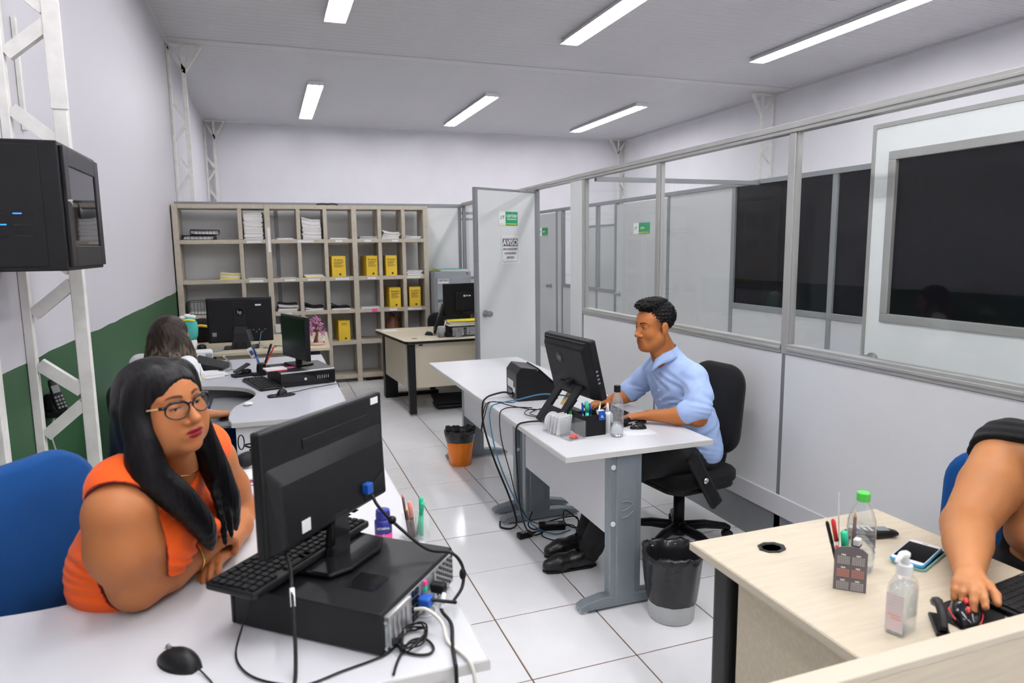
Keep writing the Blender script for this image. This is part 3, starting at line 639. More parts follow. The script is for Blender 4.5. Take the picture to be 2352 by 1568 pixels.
d = MB().box((b,y0+.02,z0+.012),(b+.012,y0+.075,z1-.012)).box((b,y1-.075,z0+.012),(b+.012,y1-.01,z1-.012)).box((b,y0+.075,z0+.012),(b+.012,y1-.075,z0+.085)).box((b,y0+.075,z1-.075),(b+.012,y1-.075,z1-.012)).build('door', 'blacks', t, bev=.003, world=True)
MB().box((b+.004,y0+.075,z0+.085),(b+.008,y1-.075,z1-.075)).build('door_glass', 'blackglass', d, world=True)
MB().at((b+.012,y0+.05,z0+.23),(0,PI/2,0)).lathe([(.011,0),(.011,.006),(.006,.008)],14).build('door_lock', 'chrome', d, world=True)
MB().tube(spline([(b+.018,y0+.05,z0+.23),(b+.03,y0+.07,z0+.225),(b+.026,y0+.10,z0+.21)],4),.002,6).ball((b+.026,y0+.115,z0+.195),(.006,.016,.02)).build('keys', 'black', d, world=True, smooth=True)
# ---------------------------------------------------------------- cordless phones
def handset(mb, L=.155, W_=.048, T=.026):
    n = 9; V, F = [], []; N = 14
    for i in range(n):
        u = i/(n-1); w_ = W_*(.72+.28*math.sin(PI*min(1,u*1.15+.1)))*(.75 if i in (0,n-1) else 1); h = T*(.7+.3*math.sin(PI*u))*(.6 if i in (0,n-1) else 1)
        for k in range(N): a_ = 2*PI*k/N; V.append(((u-.5)*L, w_/2*math.copysign(abs(math.cos(a_))**.6,math.cos(a_)), T/2+h/2*math.copysign(abs(math.sin(a_))**.6,math.sin(a_))))
    F = [(i*N+k,i*N+(k+1) % N,(i+1)*N+(k+1) % N,(i+1)*N+k) for i in range(n-1) for k in range(N)]+[tuple(range(N-1,-1,-1)),tuple((n-1)*N+k for k in range(N))]
    return mb.add(V, F)
def phone_parts(t, keym):
    handset(MB()).build('handset', 'black', t, smooth=True)
    for r in range(4):
        for c in range(3): MB().cbox((-.052+r*.016,-.013+c*.013,.0265),(.010,.009,.003)).build('key', keym, t, bev=.001, seg=1)
    MB().cbox((.032,0,.026),(.034,.03,.002)).build('display', 'greyp', t)
zv = Vector((.55,-.80,.25)).normalized(); xv = Vector((-.22,.05,.97)); xv = (xv-zv*xv.dot(zv)).normalized(); yv = zv.cross(xv)
t = thing('cordless_phone', 'black cordless phone standing in its cradle on the green wall', 'phone', (-.918,3.50,.985), rot=tuple(Matrix((xv,yv,zv)).transposed().to_euler())); phone_parts(t, 'greyp')
t = thing('phone_cradle', 'black phone cradle fixed on the green wall behind the lattice column', 'phone', (XL,3.56,.885))
MB().box((0,-.06,0),(.075,.06,.03)).box((0,-.05,.03),(.035,.065,.11)).build('base', 'black', t, bev=.012, seg=3)
MB().cbox((.037,.045,.095),(.004,.03,.012)).build('sticker', 'paper', t)
cable('phone_cable', 'cream', 'white phone cord hanging from the wall cradle', [(XL+.03,3.52,.885),(XL+.03,3.46,.82),(XL+.04,3.48,.72),(XL+.05,3.50,.64),(XL+.03,3.46,.54)], .004)
# ---------------------------------------------------------------- keyboards, mice, computers
def keyboard(label, loc, rz, L=.44, W_=.15, name='keyboard', rot=None):
    t = thing(name, label, 'keyboard', loc, rz, rot=rot)
    MB().prism(rrect(L,W_,.012,3),0,.016).build('case', 'black', t, bev=.004)
    for r in range(6):
        n = 21 if r else 18
        kk = MB()
        for c in range(n):
            if r == 5 and 3 < c < 8: continue
            kk.cbox((-L/2+.018+c*(L-.036)/(n-1), W_/2-.022-r*(W_-.042)/5, .0185),((L-.036)/(n-1)*.82,.0165,.006))
        if r == 5: kk.cbox((-.055,W_/2-.022-(W_-.042),.0185),(.09,.0165,.006))
        kk.build('key_row', 'blackm', t, bev=.0015, seg=1)
    for x in (L*.30,L*.33,L*.36): MB().cbox((x,W_/2-.008,.0165),(.005,.002,.001)).build('indicator', 'greyp', t)
    return t
def mouse(label, loc, rz, m='black', wheel='greyp', s_=1., red=False):
    t = thing('computer_mouse', label, 'mouse', loc, rz)
    n, N = 11, 18; V = []
    for i in range(n):
        u = i/(n-1); x = (u-.5)*.11*s_; w_ = .031*s_*max(.05,math.sin(PI*(.06+.88*u)))**.5; h = .038*s_*max(.06,(math.sin(PI*(.05+.9*u**.85))))**.6
        for k in range(N): a_ = PI*k/(N-1); V.append((x, w_*math.cos(a_)*(1-.12*math.sin(a_)), h*math.sin(a_)**.75))
    F = [(i*N+k,(i+1)*N+k,(i+1)*N+k+1,i*N+k+1) for i in range(n-1) for k in range(N-1)]+[tuple(i*N for i in range(n))+tuple(i*N+N-1 for i in range(n-1,-1,-1))]
    F += [tuple(range(N)), tuple((n-1)*N+k for k in range(N-1,-1,-1))]
    MB().add(V, F).build('shell', m, t, smooth=True)
    MB().at((.03*s_,0,.031*s_),(PI/2,0,0)).lathe([(.006,-.0035),(.009,-.002),(.009,.002),(.006,.0035)],14).build('wheel', wheel, t)
    MB().tube([(.045*s_,0,.0255*s_),(.03*s_,0,.0345*s_),(.01*s_,0,.0385*s_)],.0008,5).build('button_seam', 'blackg', t)
    if red:
        MB().tube([(-.05*s_,0,.014),(-.02*s_,0,.0365*s_),(.012*s_,0,.0385*s_)],[.002,.009,.006],8).build('red_accent', 'red', t, smooth=True)
        for s2 in (-1,1): MB().tube([(-.045*s_,s2*.018,.012),(.0,s2*.030*s_,.014),(.04*s_,s2*.024,.012)],.0025,6).build('red_strip', 'red', t, smooth=True)
    return t
def tower(label, loc, rz, w_=.356, d_=.40, h=.10, strip=True, rear=True):
    t = thing('desktop_computer', label, 'computer', loc, rz)      # +x is the rear
    MB().box((-d_/2,-w_/2,.004),(d_/2,w_/2,h)).build('case', 'blacks', t, bev=.003)
    for x in (-.15,.15):
        for y in (-.13,.13): MB().cbox((x,y,.002),(.02,.02,.004)).build('foot', 'rubber', t)
    MB().box((-d_/2-.012,-w_/2,.003),(-d_/2,w_/2,h)).build('front_bezel', 'blackg', t, bev=.004)
    if strip: MB().box((-d_/2-.013,-w_/2+.002,h-.008),(-d_/2+.002,w_/2-.002,h+.001)).build('silver_strip', 'steel', t, bev=.001)
    MB().at((-d_/2-.0125,.02 if strip else .1,.045),(0,-PI/2,0)).lathe([(.009,0),(.009,.002)],16).build('badge', 'chrome', t)
    for k in range(6): MB().cbox((-d_/2-.013,-.06-.014*k,.05),(.002,.005,.022)).build('port', 'greyp', t)
    if rear:
        x = d_/2
        MB().box((x,-w_/2+.012,.012),(x+.004,w_/2-.012,h-.01)).build('rear_plate', 'galv', t, bev=.001)
        for k in range(5): MB().cbox((x+.006,-w_/2+.03+k*.018,.048),(.006,.013,.075)).build('slot_cover', 'steel', t, bev=.001, seg=1)
        MB().box((x+.004,-w_/2+.012,h-.022),(x+.014,-w_/2+.112,h-.01)).build('slot_clamp', 'steel', t, bev=.002)
        for r in range(4):
            for c in range(2): MB().cbox((x+.005,-w_/2+.135+c*.016,.022+r*.02),(.006,.012,.014)).build('port', 'blackg', t)
        MB().cbox((x+.006,-w_/2+.185,.06),(.006,.02,.05)).build('io_plate', 'steel', t)
        for z, m in ((.035,'blue'),(.055,'greyp'),(.072,'mint'),(.085,'pink')): MB().cbox((x+.01,-w_/2+.185,z),(.006,.012,.012)).build('port', m, t)
        ps = MB().box((x+.004,.06,.014),(x+.008,w_/2-.014,h-.012)).build('power_supply', 'steel', t)
        gr = MB()
        for i in range(8):
            for j in range(5): gr.at((x+.0085,.075+i*.0115,.022+j*.0145+(i % 2)*.007),(0,PI/2,0)).lathe([(.0048,0),(.0048,.0006)],6)
        gr.M = Matrix.Identity(4); gr.build('fan_grille', 'blackg', ps)
        MB().cbox((x+.008,-w_/2+.006,.08),(.006,.004,.006)).cbox((x+.008,-w_/2+.006,.02),(.006,.004,.006)).build('screw', 'steel', t)
    return t
apc = tower('black desktop computer lying on the white desk in front', (.150,1.658,TOP), math.radians(-40.1), strip=False)
MB().at((.085,-.06,.1)).prism(rrect(.10,.075,.012,4),0,.0012).build('case_emblem', 'blackg', apc, bev=.0005)
# monitor on the front computer: local +x along its width, -y is the back we see
def hp_disc(t, c, r, back, up=(0,0,1), right=(1,0,0)):
    bk = Vector(back)
    MB().cyl(Vector(c), Vector(c)+bk*.002, r, n=28).build('logo_disc', 'blackg', t)
    text('logo_lettering', 'hp', r*1.35, 'greyp', t, Vector(c)+bk*.0026, right, up, .85)
ma = math.atan2(1.9-1.55, .278+.042)
t = thing('monitor', 'black flat monitor seen from behind in the foreground, on the computer', 'monitor', (.118,1.725,.842), ma)
MB().at((0,0,.234)).box((-.237,-.006,-.148),(.237,.022,.148)).build('screen_bezel', 'black', t, bev=.006)
MB().at((0,.0,.234)).box((-.222,.0215,-.132),(.222,.0235,.132)).build('screen', 'screen', t)
bk = [(-.228,-.006,-.14),(.228,-.006,-.14),(.228,-.006,.14),(-.228,-.006,.14),(-.20,-.03,-.13),(.20,-.03,-.13),(.19,-.036,.045),(-.19,-.036,.045)]
MB().at((0,0,.234)).add([(-.225,-.006,-.142),(.225,-.006,-.142),(.225,-.006,.06),(-.225,-.006,.06),(-.205,-.034,-.13),(.205,-.034,-.13),(.20,-.03,.02),(-.20,-.03,.02)],
    [(4,5,6,7),(0,1,5,4),(1,2,6,5),(2,3,7,6),(3,0,4,7)]).build('back_bulge', 'black', t, bev=.008, seg=3)
MB().at((0,0,.234)).box((-.10,-.0085,.075),(.17,-.005,.10)).build('handle_recess', 'black', t, bev=.004, seg=3)
MB().at((0,0,.234)).add([(.10,-.0345,-.12),(.19,-.0345,-.12),(.19,-.034,-.06),(.10,-.034,-.10),(.10,-.0355,-.12),(.19,-.0355,-.12),(.19,-.035,-.06),(.10,-.035,-.10)],[(4,5,6,7),(0,4,7,3),(1,2,6,5),(2,3,7,6)]).build('port_recess', 'blackg', t)
MB().at((0,0,.234)).cbox((.105,-.042,-.085),(.026,.02,.028)).build('video_plug', 'blue', t, bev=.003)
MB().at((0,0,.234)).cbox((-.135,-.036,-.095),(.03,.0015,.03)).build('rating_label', 'paper', t)
MB().at((0,0,.234)).cbox((.20,-.0068,.13),(.034,.0012,.018)).build('asset_label', 'paper', t)
for k in range(7): MB().at((0,0,.234)).cbox((-.10+k*.032,-.006,-.1485),(.02,.012,.0015)).build('vent', 'blackg', t)
MB().at((0,-.02,0)).add([(-.035,-.012,.01),(.035,-.012,.01),(.045,.012,.01),(-.045,.012,.01),(-.03,-.014,.13),(.03,-.014,.13),(.03,.01,.13),(-.03,.01,.13)],[(0,3,2,1),(4,5,6,7),(0,1,5,4),(1,2,6,5),(2,3,7,6),(3,0,4,7)]).build('stand_neck', 'blackg', t, bev=.005)
base = [(-.115,-.06),(-.06,-.085),(.06,-.085),(.115,-.06),(.125,.06),(.06,.075),(-.06,.075),(-.125,.06)]
MB().at((0,-.02,.0035)).prism(base,0,.012).build('stand_base', 'blackg', t, bev=.005, seg=3)
ka = math.atan2(.738,.675)
keyboard('black keyboard resting on the front computer behind the monitor', (.027,1.727,.8585), ka)
mouse('black mouse lying alone on the white desk in the foreground', (-.225,1.525,TOP), 2.35)
cable('mouse_cable', 'rubber', 'thin grey cord of the mouse in the lower left', [(-.19,1.487,.752),(-.17,1.46,.744),(-.15,1.41,.744),(-.16,1.36,.744),(-.15,1.33,.744)], .0018)
# bottle, pen box and pens on the front desk
t = thing('pill_bottle', 'small navy and pink plastic bottle behind the front computer', 'bottle', (.287,1.985,TOP))
MB().lathe([(.024,0),(.026,.004),(.026,.035)],24).build('pink_label', 'pink', t, smooth=True)
MB().lathe([(.0262,.035),(.0262,.062),(.026,.07),(.019,.078)],24).build('body', 'navy', t, smooth=True)
MB().lathe([(.0215,.078),(.022,.09),(.0205,.104),(.012,.107)],24).build('cap', 'navy', t, bev=.001)
for k in range(3): MB().at((0,0,.048-.013*k)).lathe([(.0266,0),(.0266,.006)],24,caps=False).build('print_line', 'text_w', t) if k == 5 else None
vb = -Vector((.14,.99,0)); rr = Vector((.99,-.14,0))
for k, (s_, sz) in enumerate((('VITAMINA',.010),('C',.012))): text('lettering', s_, sz, 'text_w', t, vb*.0268+Vector((0,0,.054-.022*k)), rr, (0,0,1), .8)
t = thing('clear_pen_box', 'clear acrylic pen box behind the front computer', 'pen holder', (.385,1.985,TOP), .0)
for x0,y0,x1,y1 in ((-.038,-.03,-.036,.03),(.036,-.03,.038,.03),(-.036,-.03,.036,-.028),(-.036,.028,.036,.03),(-.003,-.028,-.001,.028)): MB().box((x0,y0,.002),(x1,y1,.072)).build('wall', 'acryl', t)
MB().box((-.038,-.03,0),(.038,.03,.002)).build('floor_plate', 'acryl', t)
def pen(label, p, q, r, m, capm=None, tipm=None, name='pen', cat='pen', capf=.35, group='pens and pencils on the desks'):
    p, q = Vector(p), Vector(q); t = thing(name, label, cat, tuple(p), 0, group); d = q-p
    MB().tube([(0,0,0),d*(1-capf) if capm else d*.9],r,10).build('barrel', m, t, smooth=True)
    if capm:
        MB().tube([d*(1-capf),d*.97,d],[r*1.15,r*1.1,r*.6],10).build('cap', capm, t, smooth=True)
        s_ = d.orthogonal().normalized()*r*1.35; MB().bar(d*(1-capf*.9)+s_,d*.98+s_,.004,.0015).build('clip', capm, t)
    if tipm: MB().tube([d*.9,d],[r,r*.15],10).build('tip', tipm, t, smooth=True)
    return t
zb = TOP+.006
pen('dark pencil with orange tip in the clear pen box', (.366,1.99,zb), (.350,2.0,zb+.135), .0042, 'brownp', None, 'salmon', 'pencil')
pen('brown pencil with cream end in the clear pen box', (.370,1.975,zb), (.357,1.985,zb+.095), .0042, 'brownp', None, 'wood', 'pencil')
pen('marker with salmon cap in the clear pen box', (.378,1.98,zb), (.370,1.99,zb+.11), .0065, 'brownp', 'salmon', None, 'marker', capf=.45)
pen('upright green highlighter in the clear pen box', (.402,1.98,zb), (.405,1.985,zb+.12), .0065, 'mint', 'mint', None, 'highlighter')
pen('leaning green highlighter in the clear pen box', (.392,1.995,zb), (.408,1.975,zb+.105), .006, 'mint', 'mint', None, 'highlighter')
# papers and headset at the far end of the front desk
def sheets(label, loc, rz, w_, d_, n, ms, name='paper_stack', jit=.012, th=.004, cat='papers', bow=0., group=None):
    t = thing(name, label, cat, loc, rz, group); z = 0
    for k in range(n):
        h = th*rng.uniform(.7,1.3); jx, jy = rng.uniform(-jit,jit), rng.uniform(-jit*.6,jit*.6); a_ = rng.uniform(-.04,.04)
        if not bow: MB().at((jx,jy,z),(0,0,a_)).box((-w_/2,-d_/2,0),(w_/2,d_/2,h)).build('document', ms[k % len(ms)], t)
        else:
            N = 6; V = []
            for i in range(N+1):
                u = i/N; zz = bow*(k/n)*(.5-math.cos(2*PI*u)*.5)*-.5+bow*(k/n)*(1-u)*.9
                for y in (-d_/2,d_/2):
                    for q in (0,h): V.append((-w_/2+w_*u,y,zz+q))
            F = [(4*i,4*i+4,4*i+5,4*i+1) for i in range(N)]+[(4*i+2,4*i+3,4*i+7,4*i+6) for i in range(N)]+[(4*i+1,4*i+5,4*i+7,4*i+3) for i in range(N)]+[(4*i,4*i+2,4*i+6,4*i+4) for i in range(N)]+[(0,1,3,2),(4*N,4*N+2,4*N+3,4*N+1)]
            MB().at((jx,jy,z),(0,0,a_)).add(V, F).build('document', ms[k % len(ms)], t)
        z += h
    return t, z
sheets('papers with pink folders beside the arm of the woman in orange', (-.06,2.80,TOP), .1, .22, .26, 7, ['paper','pink','paper','paper','pink','paper','paper'], th=.0045)
t = thing('headset', 'black headset with coiled cord lying on the papers', 'headset', (-.07,2.86,TOP+.034), .3)
MB().tube(spline([(-.07,-.03,.012),(-.08,.05,.014),(-.02,.10,.016),(.06,.08,.014),(.08,0,.012)],6),.008,8).build('headband', 'black', t, smooth=True)
for x, y in ((-.065,-.04),(.075,-.02)): MB().ball((x,y,.03),(.036,.03,.028)).build('ear_cushion', 'blackm', t, smooth=True)
MB().tube(spline([(-.04,0,.03),(0,.02,.05),(.03,-.02,.06),(-.03,-.03,.07),(-.05,.02,.075),(.02,.03,.065),(.04,0,.045),(0,-.04,.055),(-.04,-.01,.06)],7),.004,6).build('cord', 'rubber', t, smooth=True)
MB().tube([(-.06+.012*math.cos(a_),.03,.085+.03*math.sin(a_)) for a_ in np.linspace(0,2*PI,16)],.0025,6).build('cord_loop', 'rubber', t, smooth=True)
# cables of the front computer
R_ = PM[apc.name]
def L2W(x,y,z): return tuple(R_ @ Vector((x,y,z)))
cable('power_cable', 'rubber', 'black power cable hanging in front of the computer with white tag', [(.005,1.585,.93),(.012,1.556,.90),(.012,1.50,.88),(.012,1.43,.80),(.008,1.385,.7455),(.0,1.34,.7455),(-.01,1.302,.735),(-.01,1.296,.60)], .0042)
MB().tube([(.0125,1.502,.881),(.0122,1.475,.852)],.0058,10).build('cable_tag', 'paper', bpy.data.objects['power_cable'], smooth=True)
cable('video_cable', 'rubber', 'black video cable looping from the monitor over the computer top', [(.225,1.742,.985),(.24,1.72,.955),(.29,1.69,.90),(.345,1.63,.862),(.40,1.60,.855),(.425,1.59,.82),(.42,1.575,.775),(.385,1.53,.765),(.38,1.505,.775),L2W(.235,-.01,.055),L2W(.22,-.01,.05)], .0042)
MB().ball((.27,1.705,.922),(.011,.011,.011)).build('ferrite_bead', 'black', bpy.data.objects['video_cable'], smooth=True); MB().ball((.425,1.588,.80),(.009,.009,.016)).build('ferrite_bead', 'black', bpy.data.objects['video_cable'], smooth=True)
MB().at(L2W(.222,-.012,.05),(0,0,math.radians(-40.1))).box((-.016,-.016,-.012),(.014,.016,.012)).build('plug', 'blue', bpy.data.objects['video_cable'], bev=.004, world=True)
cable('network_cable', 'cream', 'cream white network cable leaving the back of the front computer', [L2W(.207,-.045,.045),L2W(.24,-.045,.05),L2W(.28,-.05,.03),(.335,1.395,.7465),(.352,1.34,.7465),(.362,1.305,.742),(.368,1.292,.70),(.37,1.29,.6)], .0042)
cable('mains_cable', 'rubber', 'black mains cable dropping from the computer over the desk edge', [L2W(.215,.05,.055),L2W(.245,.04,.05),L2W(.255,.0,.03),(.36,1.46,.748),(.342,1.38,.746),(.33,1.312,.745),(.328,1.297,.735),(.328,1.292,.60)], .0045)
MB().tube([L2W(.246,.035,.05),L2W(.2555,0,.03)],.006,10).build('white_tag', 'paper', bpy.data.objects['mains_cable'], smooth=True)
MB().at(L2W(.212,.05,.055),(0,0,math.radians(-40.1))).box((-.006,-.012,-.012),(.03,.012,.012)).build('plug', 'black', bpy.data.objects['mains_cable'], bev=.004, world=True)
cable('looped_cable', 'rubber', 'black cable looped flat on the desk behind the front computer', [L2W(.208,-.10,.02),(.235,1.405,.745),(.255,1.375,.745),(.285,1.365,.745),(.30,1.385,.745),(.29,1.42,.747),(.26,1.425,.748),(.235,1.395,.7475),(.215,1.36,.745),(.2,1.32,.745)], .0030)
cable('usb_cable', 'rubber', 'thin black cable curling in front of the computer on the left', [(-.045,1.585,.852),(-.075,1.565,.84),(-.10,1.545,.78),(-.112,1.52,.7445),(-.10,1.46,.7445),(-.07,1.41,.7445),(-.02,1.37,.7445),(.03,1.35,.7445),(.10,1.37,.7445),(.16,1.385,.7445),(.20,1.40,.7445),(.24,1.44,.7445)], .0024)
t = thing('coiled_cables', 'tangled bundle of thin cables behind the front computer', 'cable', (.262,1.43,TOP))
pts = []
for k in range(46):
    a_ = k*.62; pts.append((.045*math.cos(a_)*(1+.15*math.sin(k*1.7)), .028*math.sin(a_)+.004*math.sin(k), .006+.018*(k/46)+.004*math.sin(k*2.1)))
MB().at((0,0,0),(0,0,.9)).tube(spline(pts,3),.0021,6).build('coil', 'rubber', t, smooth=True)
# ---------------------------------------------------------------- things on the grey desk
kb = keyboard('black keyboard on the grey desk beside the other computer', (-.07,4.735,TOP), math.atan2(-.47,.135))
pcb = tower('black desktop computer with silver strip carrying the small monitor', (.175,4.80,TOP), math.radians(102), w_=.355, d_=.39, h=.098, rear=False)
t = thing('small_monitor', 'small black monitor turned sideways on the computer of the grey desk', 'monitor', (.165,4.87,.840), math.atan2(-.42,.16))
MB().at((0,0,.195)).box((-.205,-.022,-.152),(.205,.008,.145)).build('screen_bezel', 'black', t, bev=.005)
MB().at((0,0,.195)).box((-.185,-.024,-.122),(.185,-.0215,.128)).build('screen', 'screen', t)
MB().at((0,0,.205)).add([(-.16,.008,-.11),(.16,.008,-.11),(.16,.008,.10),(-.16,.008,.10),(-.12,.045,-.09),(.12,.045,-.09),(.12,.045,.06),(-.12,.045,.06)],[(4,7,6,5),(0,4,5,1),(1,5,6,2),(2,6,7,3),(3,7,4,0)]).build('back_bulge', 'black', t, bev=.006)
MB().box((-.03,-.005,.008),(.03,.02,.09)).build('stand_neck', 'black', t, bev=.005)
MB().prism([(-.10,-.06),(.10,-.06),(.09,.075),(-.09,.075)],0,.01).build('stand_base', 'blackg', t, bev=.004)
sheets('white note pad with red cover on the computer of the grey desk', (.015,4.70,.839), .25, .13, .10, 3, ['red','paper','paper'], 'note_pad', .003, .004)
sheets('blue and pink cards beside the small monitor stand', (.10,4.745,.839), .4, .07, .05, 2, ['ltblue','pink'], 'cards', .01, .002)
t = thing('mouse_pad', 'black mouse pad with wrist rest on the grey desk', 'mouse pad', (.045,4.335,TOP), .1)
MB().prism([(.075*math.cos(a_)*1.05,.06*math.sin(a_)) for a_ in np.linspace(0,2*PI,28,endpoint=False)],0,.003).build('pad', 'blackm', t, bev=.001)
MB().ball((-.06,-.02,.006),(.03,.04,.008)).build('wrist_rest', 'blackm', t, smooth=True)
mouse('black mouse on the mouse pad of the grey desk', (.045,4.36,TOP+.0032), 1.2, s_=.9)
t = thing('earphone_case', 'small white earphone case on the grey desk', 'case', (-.145,4.12,TOP), .2)
MB().ball((0,0,.011),(.028,.022,.011),20,12).build('case_body', 'whitep', t, smooth=True); MB().at((0,-.0215,.011),(PI/2,0,0)).lathe([(.002,0),(.002,.001)],8).build('light', 'greyp', t)
cable('thin_desk_cable', 'rubber', 'thin black cord running across the grey desk to its edge', [(.08,4.38,TOP+.0045),(.15,4.42,TOP+.003),(.22,4.48,TOP+.003),(.30,4.52,TOP+.003),(.385,4.56,TOP+.003),(.405,4.57,TOP-.01),(.41,4.6,TOP-.12)], .002)
sheets('yellow and white cards lying on the grey desk', (-.40,5.16,TOP), .5, .13, .085, 3, ['yellow2','paper2','paper'], 'cards', .02, .0015)
t = thing('hole_punch', 'black hole punch beside the pen cup on the grey desk', 'hole punch', (-.20,5.13,TOP), .35)
MB().box((-.075,-.045,0),(.075,.045,.018)).build('base', 'black', t, bev=.006)
MB().bar((-.06,0,.03),(.045,0,.085),.07,.012).build('lever', 'black', t, bev=.005); MB().box((-.02,-.03,.018),(.05,.03,.045)).build('press', 'blackg', t, bev=.004)
for y in (-.028,.028): MB().at((.02,y,.035),(PI/2,0,0)).lathe([(.005,-.002),(.005,.002)],10).build('pin', 'chrome', t)
t = thing('tape_dispenser', 'black round tape dispenser next to the hole punch', 'tape dispenser', (-.075,5.11,TOP), .2)
MB().lathe([(.035,0),(.035,.045),(.036,.05),(.03,.085),(.02,.088)],22).build('body', 'black', t, bev=.003)
MB().box((-.065,-.025,0),(-.02,.025,.022)).build('base', 'black', t, bev=.004)
t = thing('pen_cup', 'clear pen cup on the grey desk beside the computer', 'pen holder', (-.075,5.29,TOP))
MB().lathe([(.032,0),(.032,.10),(.0305,.10),(.0305,.003)],20,caps=True).build('cup', 'acryl', t, smooth=True); MB().lathe([(.0325,.02),(.0325,.06)],20,caps=False).build('printed_band', 'yellow', t, smooth=True)
zz = TOP+.006
pen('blue pen leaning in the clear cup on the grey desk', (-.078,5.28,zz), (-.125,5.25,zz+.17), .006, 'blue', 'blue')
pen('black marker leaning right in the clear cup on the grey desk', (-.07,5.28,zz), (.0,5.24,zz+.20), .0075, 'black', 'black', name='marker', cat='marker')
pen('red pen leaning right in the clear cup on the grey desk', (-.07,5.29,zz), (.015,5.27,zz+.165), .005, 'red', 'red')
solo(MB().at((0,0,0),(0,-.22,0)).box((-.015,-.001,0),(.015,.001,.31)), 'ruler', 'acryl', 'clear plastic ruler standing up among the pens', 'ruler', (-.085,5.30,zz+.004), .2)
t = thing('glue_box', 'small white barcode box leaning in the pen cup', 'box', (-.125,5.30,zz+.10), rot=(0,-.45,.1)); MB().box((-.018,-.01,0),(.018,.01,.075)).build('carton', 'paper', t, bev=.001); MB().box((-.012,-.0108,.02),(.012,-.01,.055)).build('barcode', 'text_d', t)
t = thing('label_printer', 'dark grey wedge shaped desk printer on the grey desk', 'printer', (-.43,5.46,TOP), -.25)
MB().add([(-.11,-.08,0),(.11,-.08,0),(.11,.08,0),(-.11,.08,0),(-.11,-.08,.075),(.11,-.08,.03),(.11,.08,.05),(-.11,.08,.11)],[(0,3,2,1),(4,5,6,7),(0,1,5,4),(1,2,6,5),(2,3,7,6),(3,0,4,7)]).build('body', 'black', t, bev=.006)
MB().box((-.115,-.085,-.0),(.115,.085,.012)).build('base_plate', 'cabinet', t, bev=.003)
t = thing('desk_phone', 'white office phone beside the long haired woman', 'phone', (-.56,5.24,TOP), .2)
MB().add([(-.09,-.1,0),(.09,-.1,0),(.09,.1,0),(-.09,.1,0),(-.09,-.1,.035),(.09,-.1,.035),(.09,.1,.08),(-.09,.1,.08)],[(0,3,2,1),(4,5,6,7),(0,1,5,4),(1,2,6,5),(2,3,7,6),(3,0,4,7)]).build('body', 'whitep', t, bev=.008)
handset(MB().at((-.05,0,.06),(.22,0,PI/2)),.19,.05,.035).build('handset', 'whitep', t, smooth=True)
for r in range(4):
    for c in range(3): MB().at((.02+c*.022,-.05+r*.024,.047+r*.0053),(.22,0,0)).cbox((0,0,0),(.014,.012,.006)).build('key', 'greyp', t, bev=.001, seg=1)
sheets('loose white papers beside the long haired woman', (-.42,5.28,TOP), .3, .16, .2, 4, ['paper'], jit=.03, th=.004)
t = thing('card_clip', 'curved chrome clip stand on the grey desk', 'clip', (-.315,5.38,TOP), .3)
MB().tube(spline([(.03,0,.004),(.025,0,.05),(.0,0,.09),(-.025,0,.115)],6),.006,8).build('clip_arm', 'chrome', t, smooth=True); MB().cbox((.02,0,.004),(.06,.05,.008)).build('foot', 'acryl', t, bev=.002)
# ---------------------------------------------------------------- beige desk with the all in one computer
t = thing('all_in_one_computer', 'large black all in one computer with hp logo seen from behind', 'computer', (-.255,6.66,TOP))
MB().at((0,0,.255)).box((-.278,-.015,-.20),(.278,.02,.205)).build('screen_housing', 'black', t, bev=.01, seg=3)
MB().at((0,0,.255)).box((-.262,.0195,-.165),(.262,.0215,.19)).build('screen', 'screen', t)
MB().at((0,0,.255)).box((-.265,-.028,-.185),(.265,-.014,.19)).build('back_cover', 'black', t, bev=.006)
MB().at((0,0,.255)).box((-.05,-.038,-.05),(.05,-.026,.165)).build('spine', 'blackm', t, bev=.004)
hp_disc(t, (0,-.0385,.33), .034, (0,-1,0))
MB().at((0,0,.255)).cbox((.16,-.0285,.135),(.05,.001,.014)).build('asset_label', 'paper', t)
MB().at((0,0,.255)).cbox((-.22,-.0285,-.12),(.035,.001,.035)).build('rating_label', 'greyp', t)
for k in range(5): MB().at((0,0,.255)).cbox((.11+.025*k,-.0285,-.09-(k % 2)*.02),(.012,.002,.008)).build('port', 'greyp', t)
for k in range(6): MB().at((0,0,.255)).cbox((.11+.018*k,-.0285,.182),(.012,.002,.004)).build('vent', 'blackg', t)
MB().add([(-.085,-.10,.012),(.085,-.10,.012),(.085,.02,.012),(-.085,.02,.012),(-.06,-.075,.14),(.06,-.075,.14),(.055,-.03,.21),(-.055,-.03,.21)],[(0,3,2,1),(4,5,6,7),(0,1,5,4),(1,2,6,5),(2,3,7,6),(3,0,4,7)]).build('stand_neck', 'blackm', t, bev=.006)
MB().box((-.045,-.105,.012),(.045,-.095,.06)).build('stand_cover', 'black', t, bev=.003)
MB().prism(rrect(.30,.22,.02,3),0,.012).build('stand_base', 'black', t, bev=.003)
cable('blue_cable', 'ltblue', 'blue network cable lying behind the all in one computer', [(-.60,6.50,TOP+.004),(-.52,6.47,TOP+.004),(-.42,6.52,TOP+.004),(-.30,6.72,TOP+.004),(-.12,6.78,TOP+.01),(-.10,6.60,.80),(-.08,6.628,.88)], .0035)
cable('black_tangle', 'rubber', 'tangled black cable beside the all in one computer stand', [(-.07,6.55,TOP+.004),(.0,6.50,TOP+.006),(.05,6.56,TOP+.012),(.02,6.62,TOP+.006),(.08,6.60,TOP+.006),(.12,6.52,TOP+.01),(.16,6.58,TOP+.005),(.10,6.66,TOP+.005)], .003)
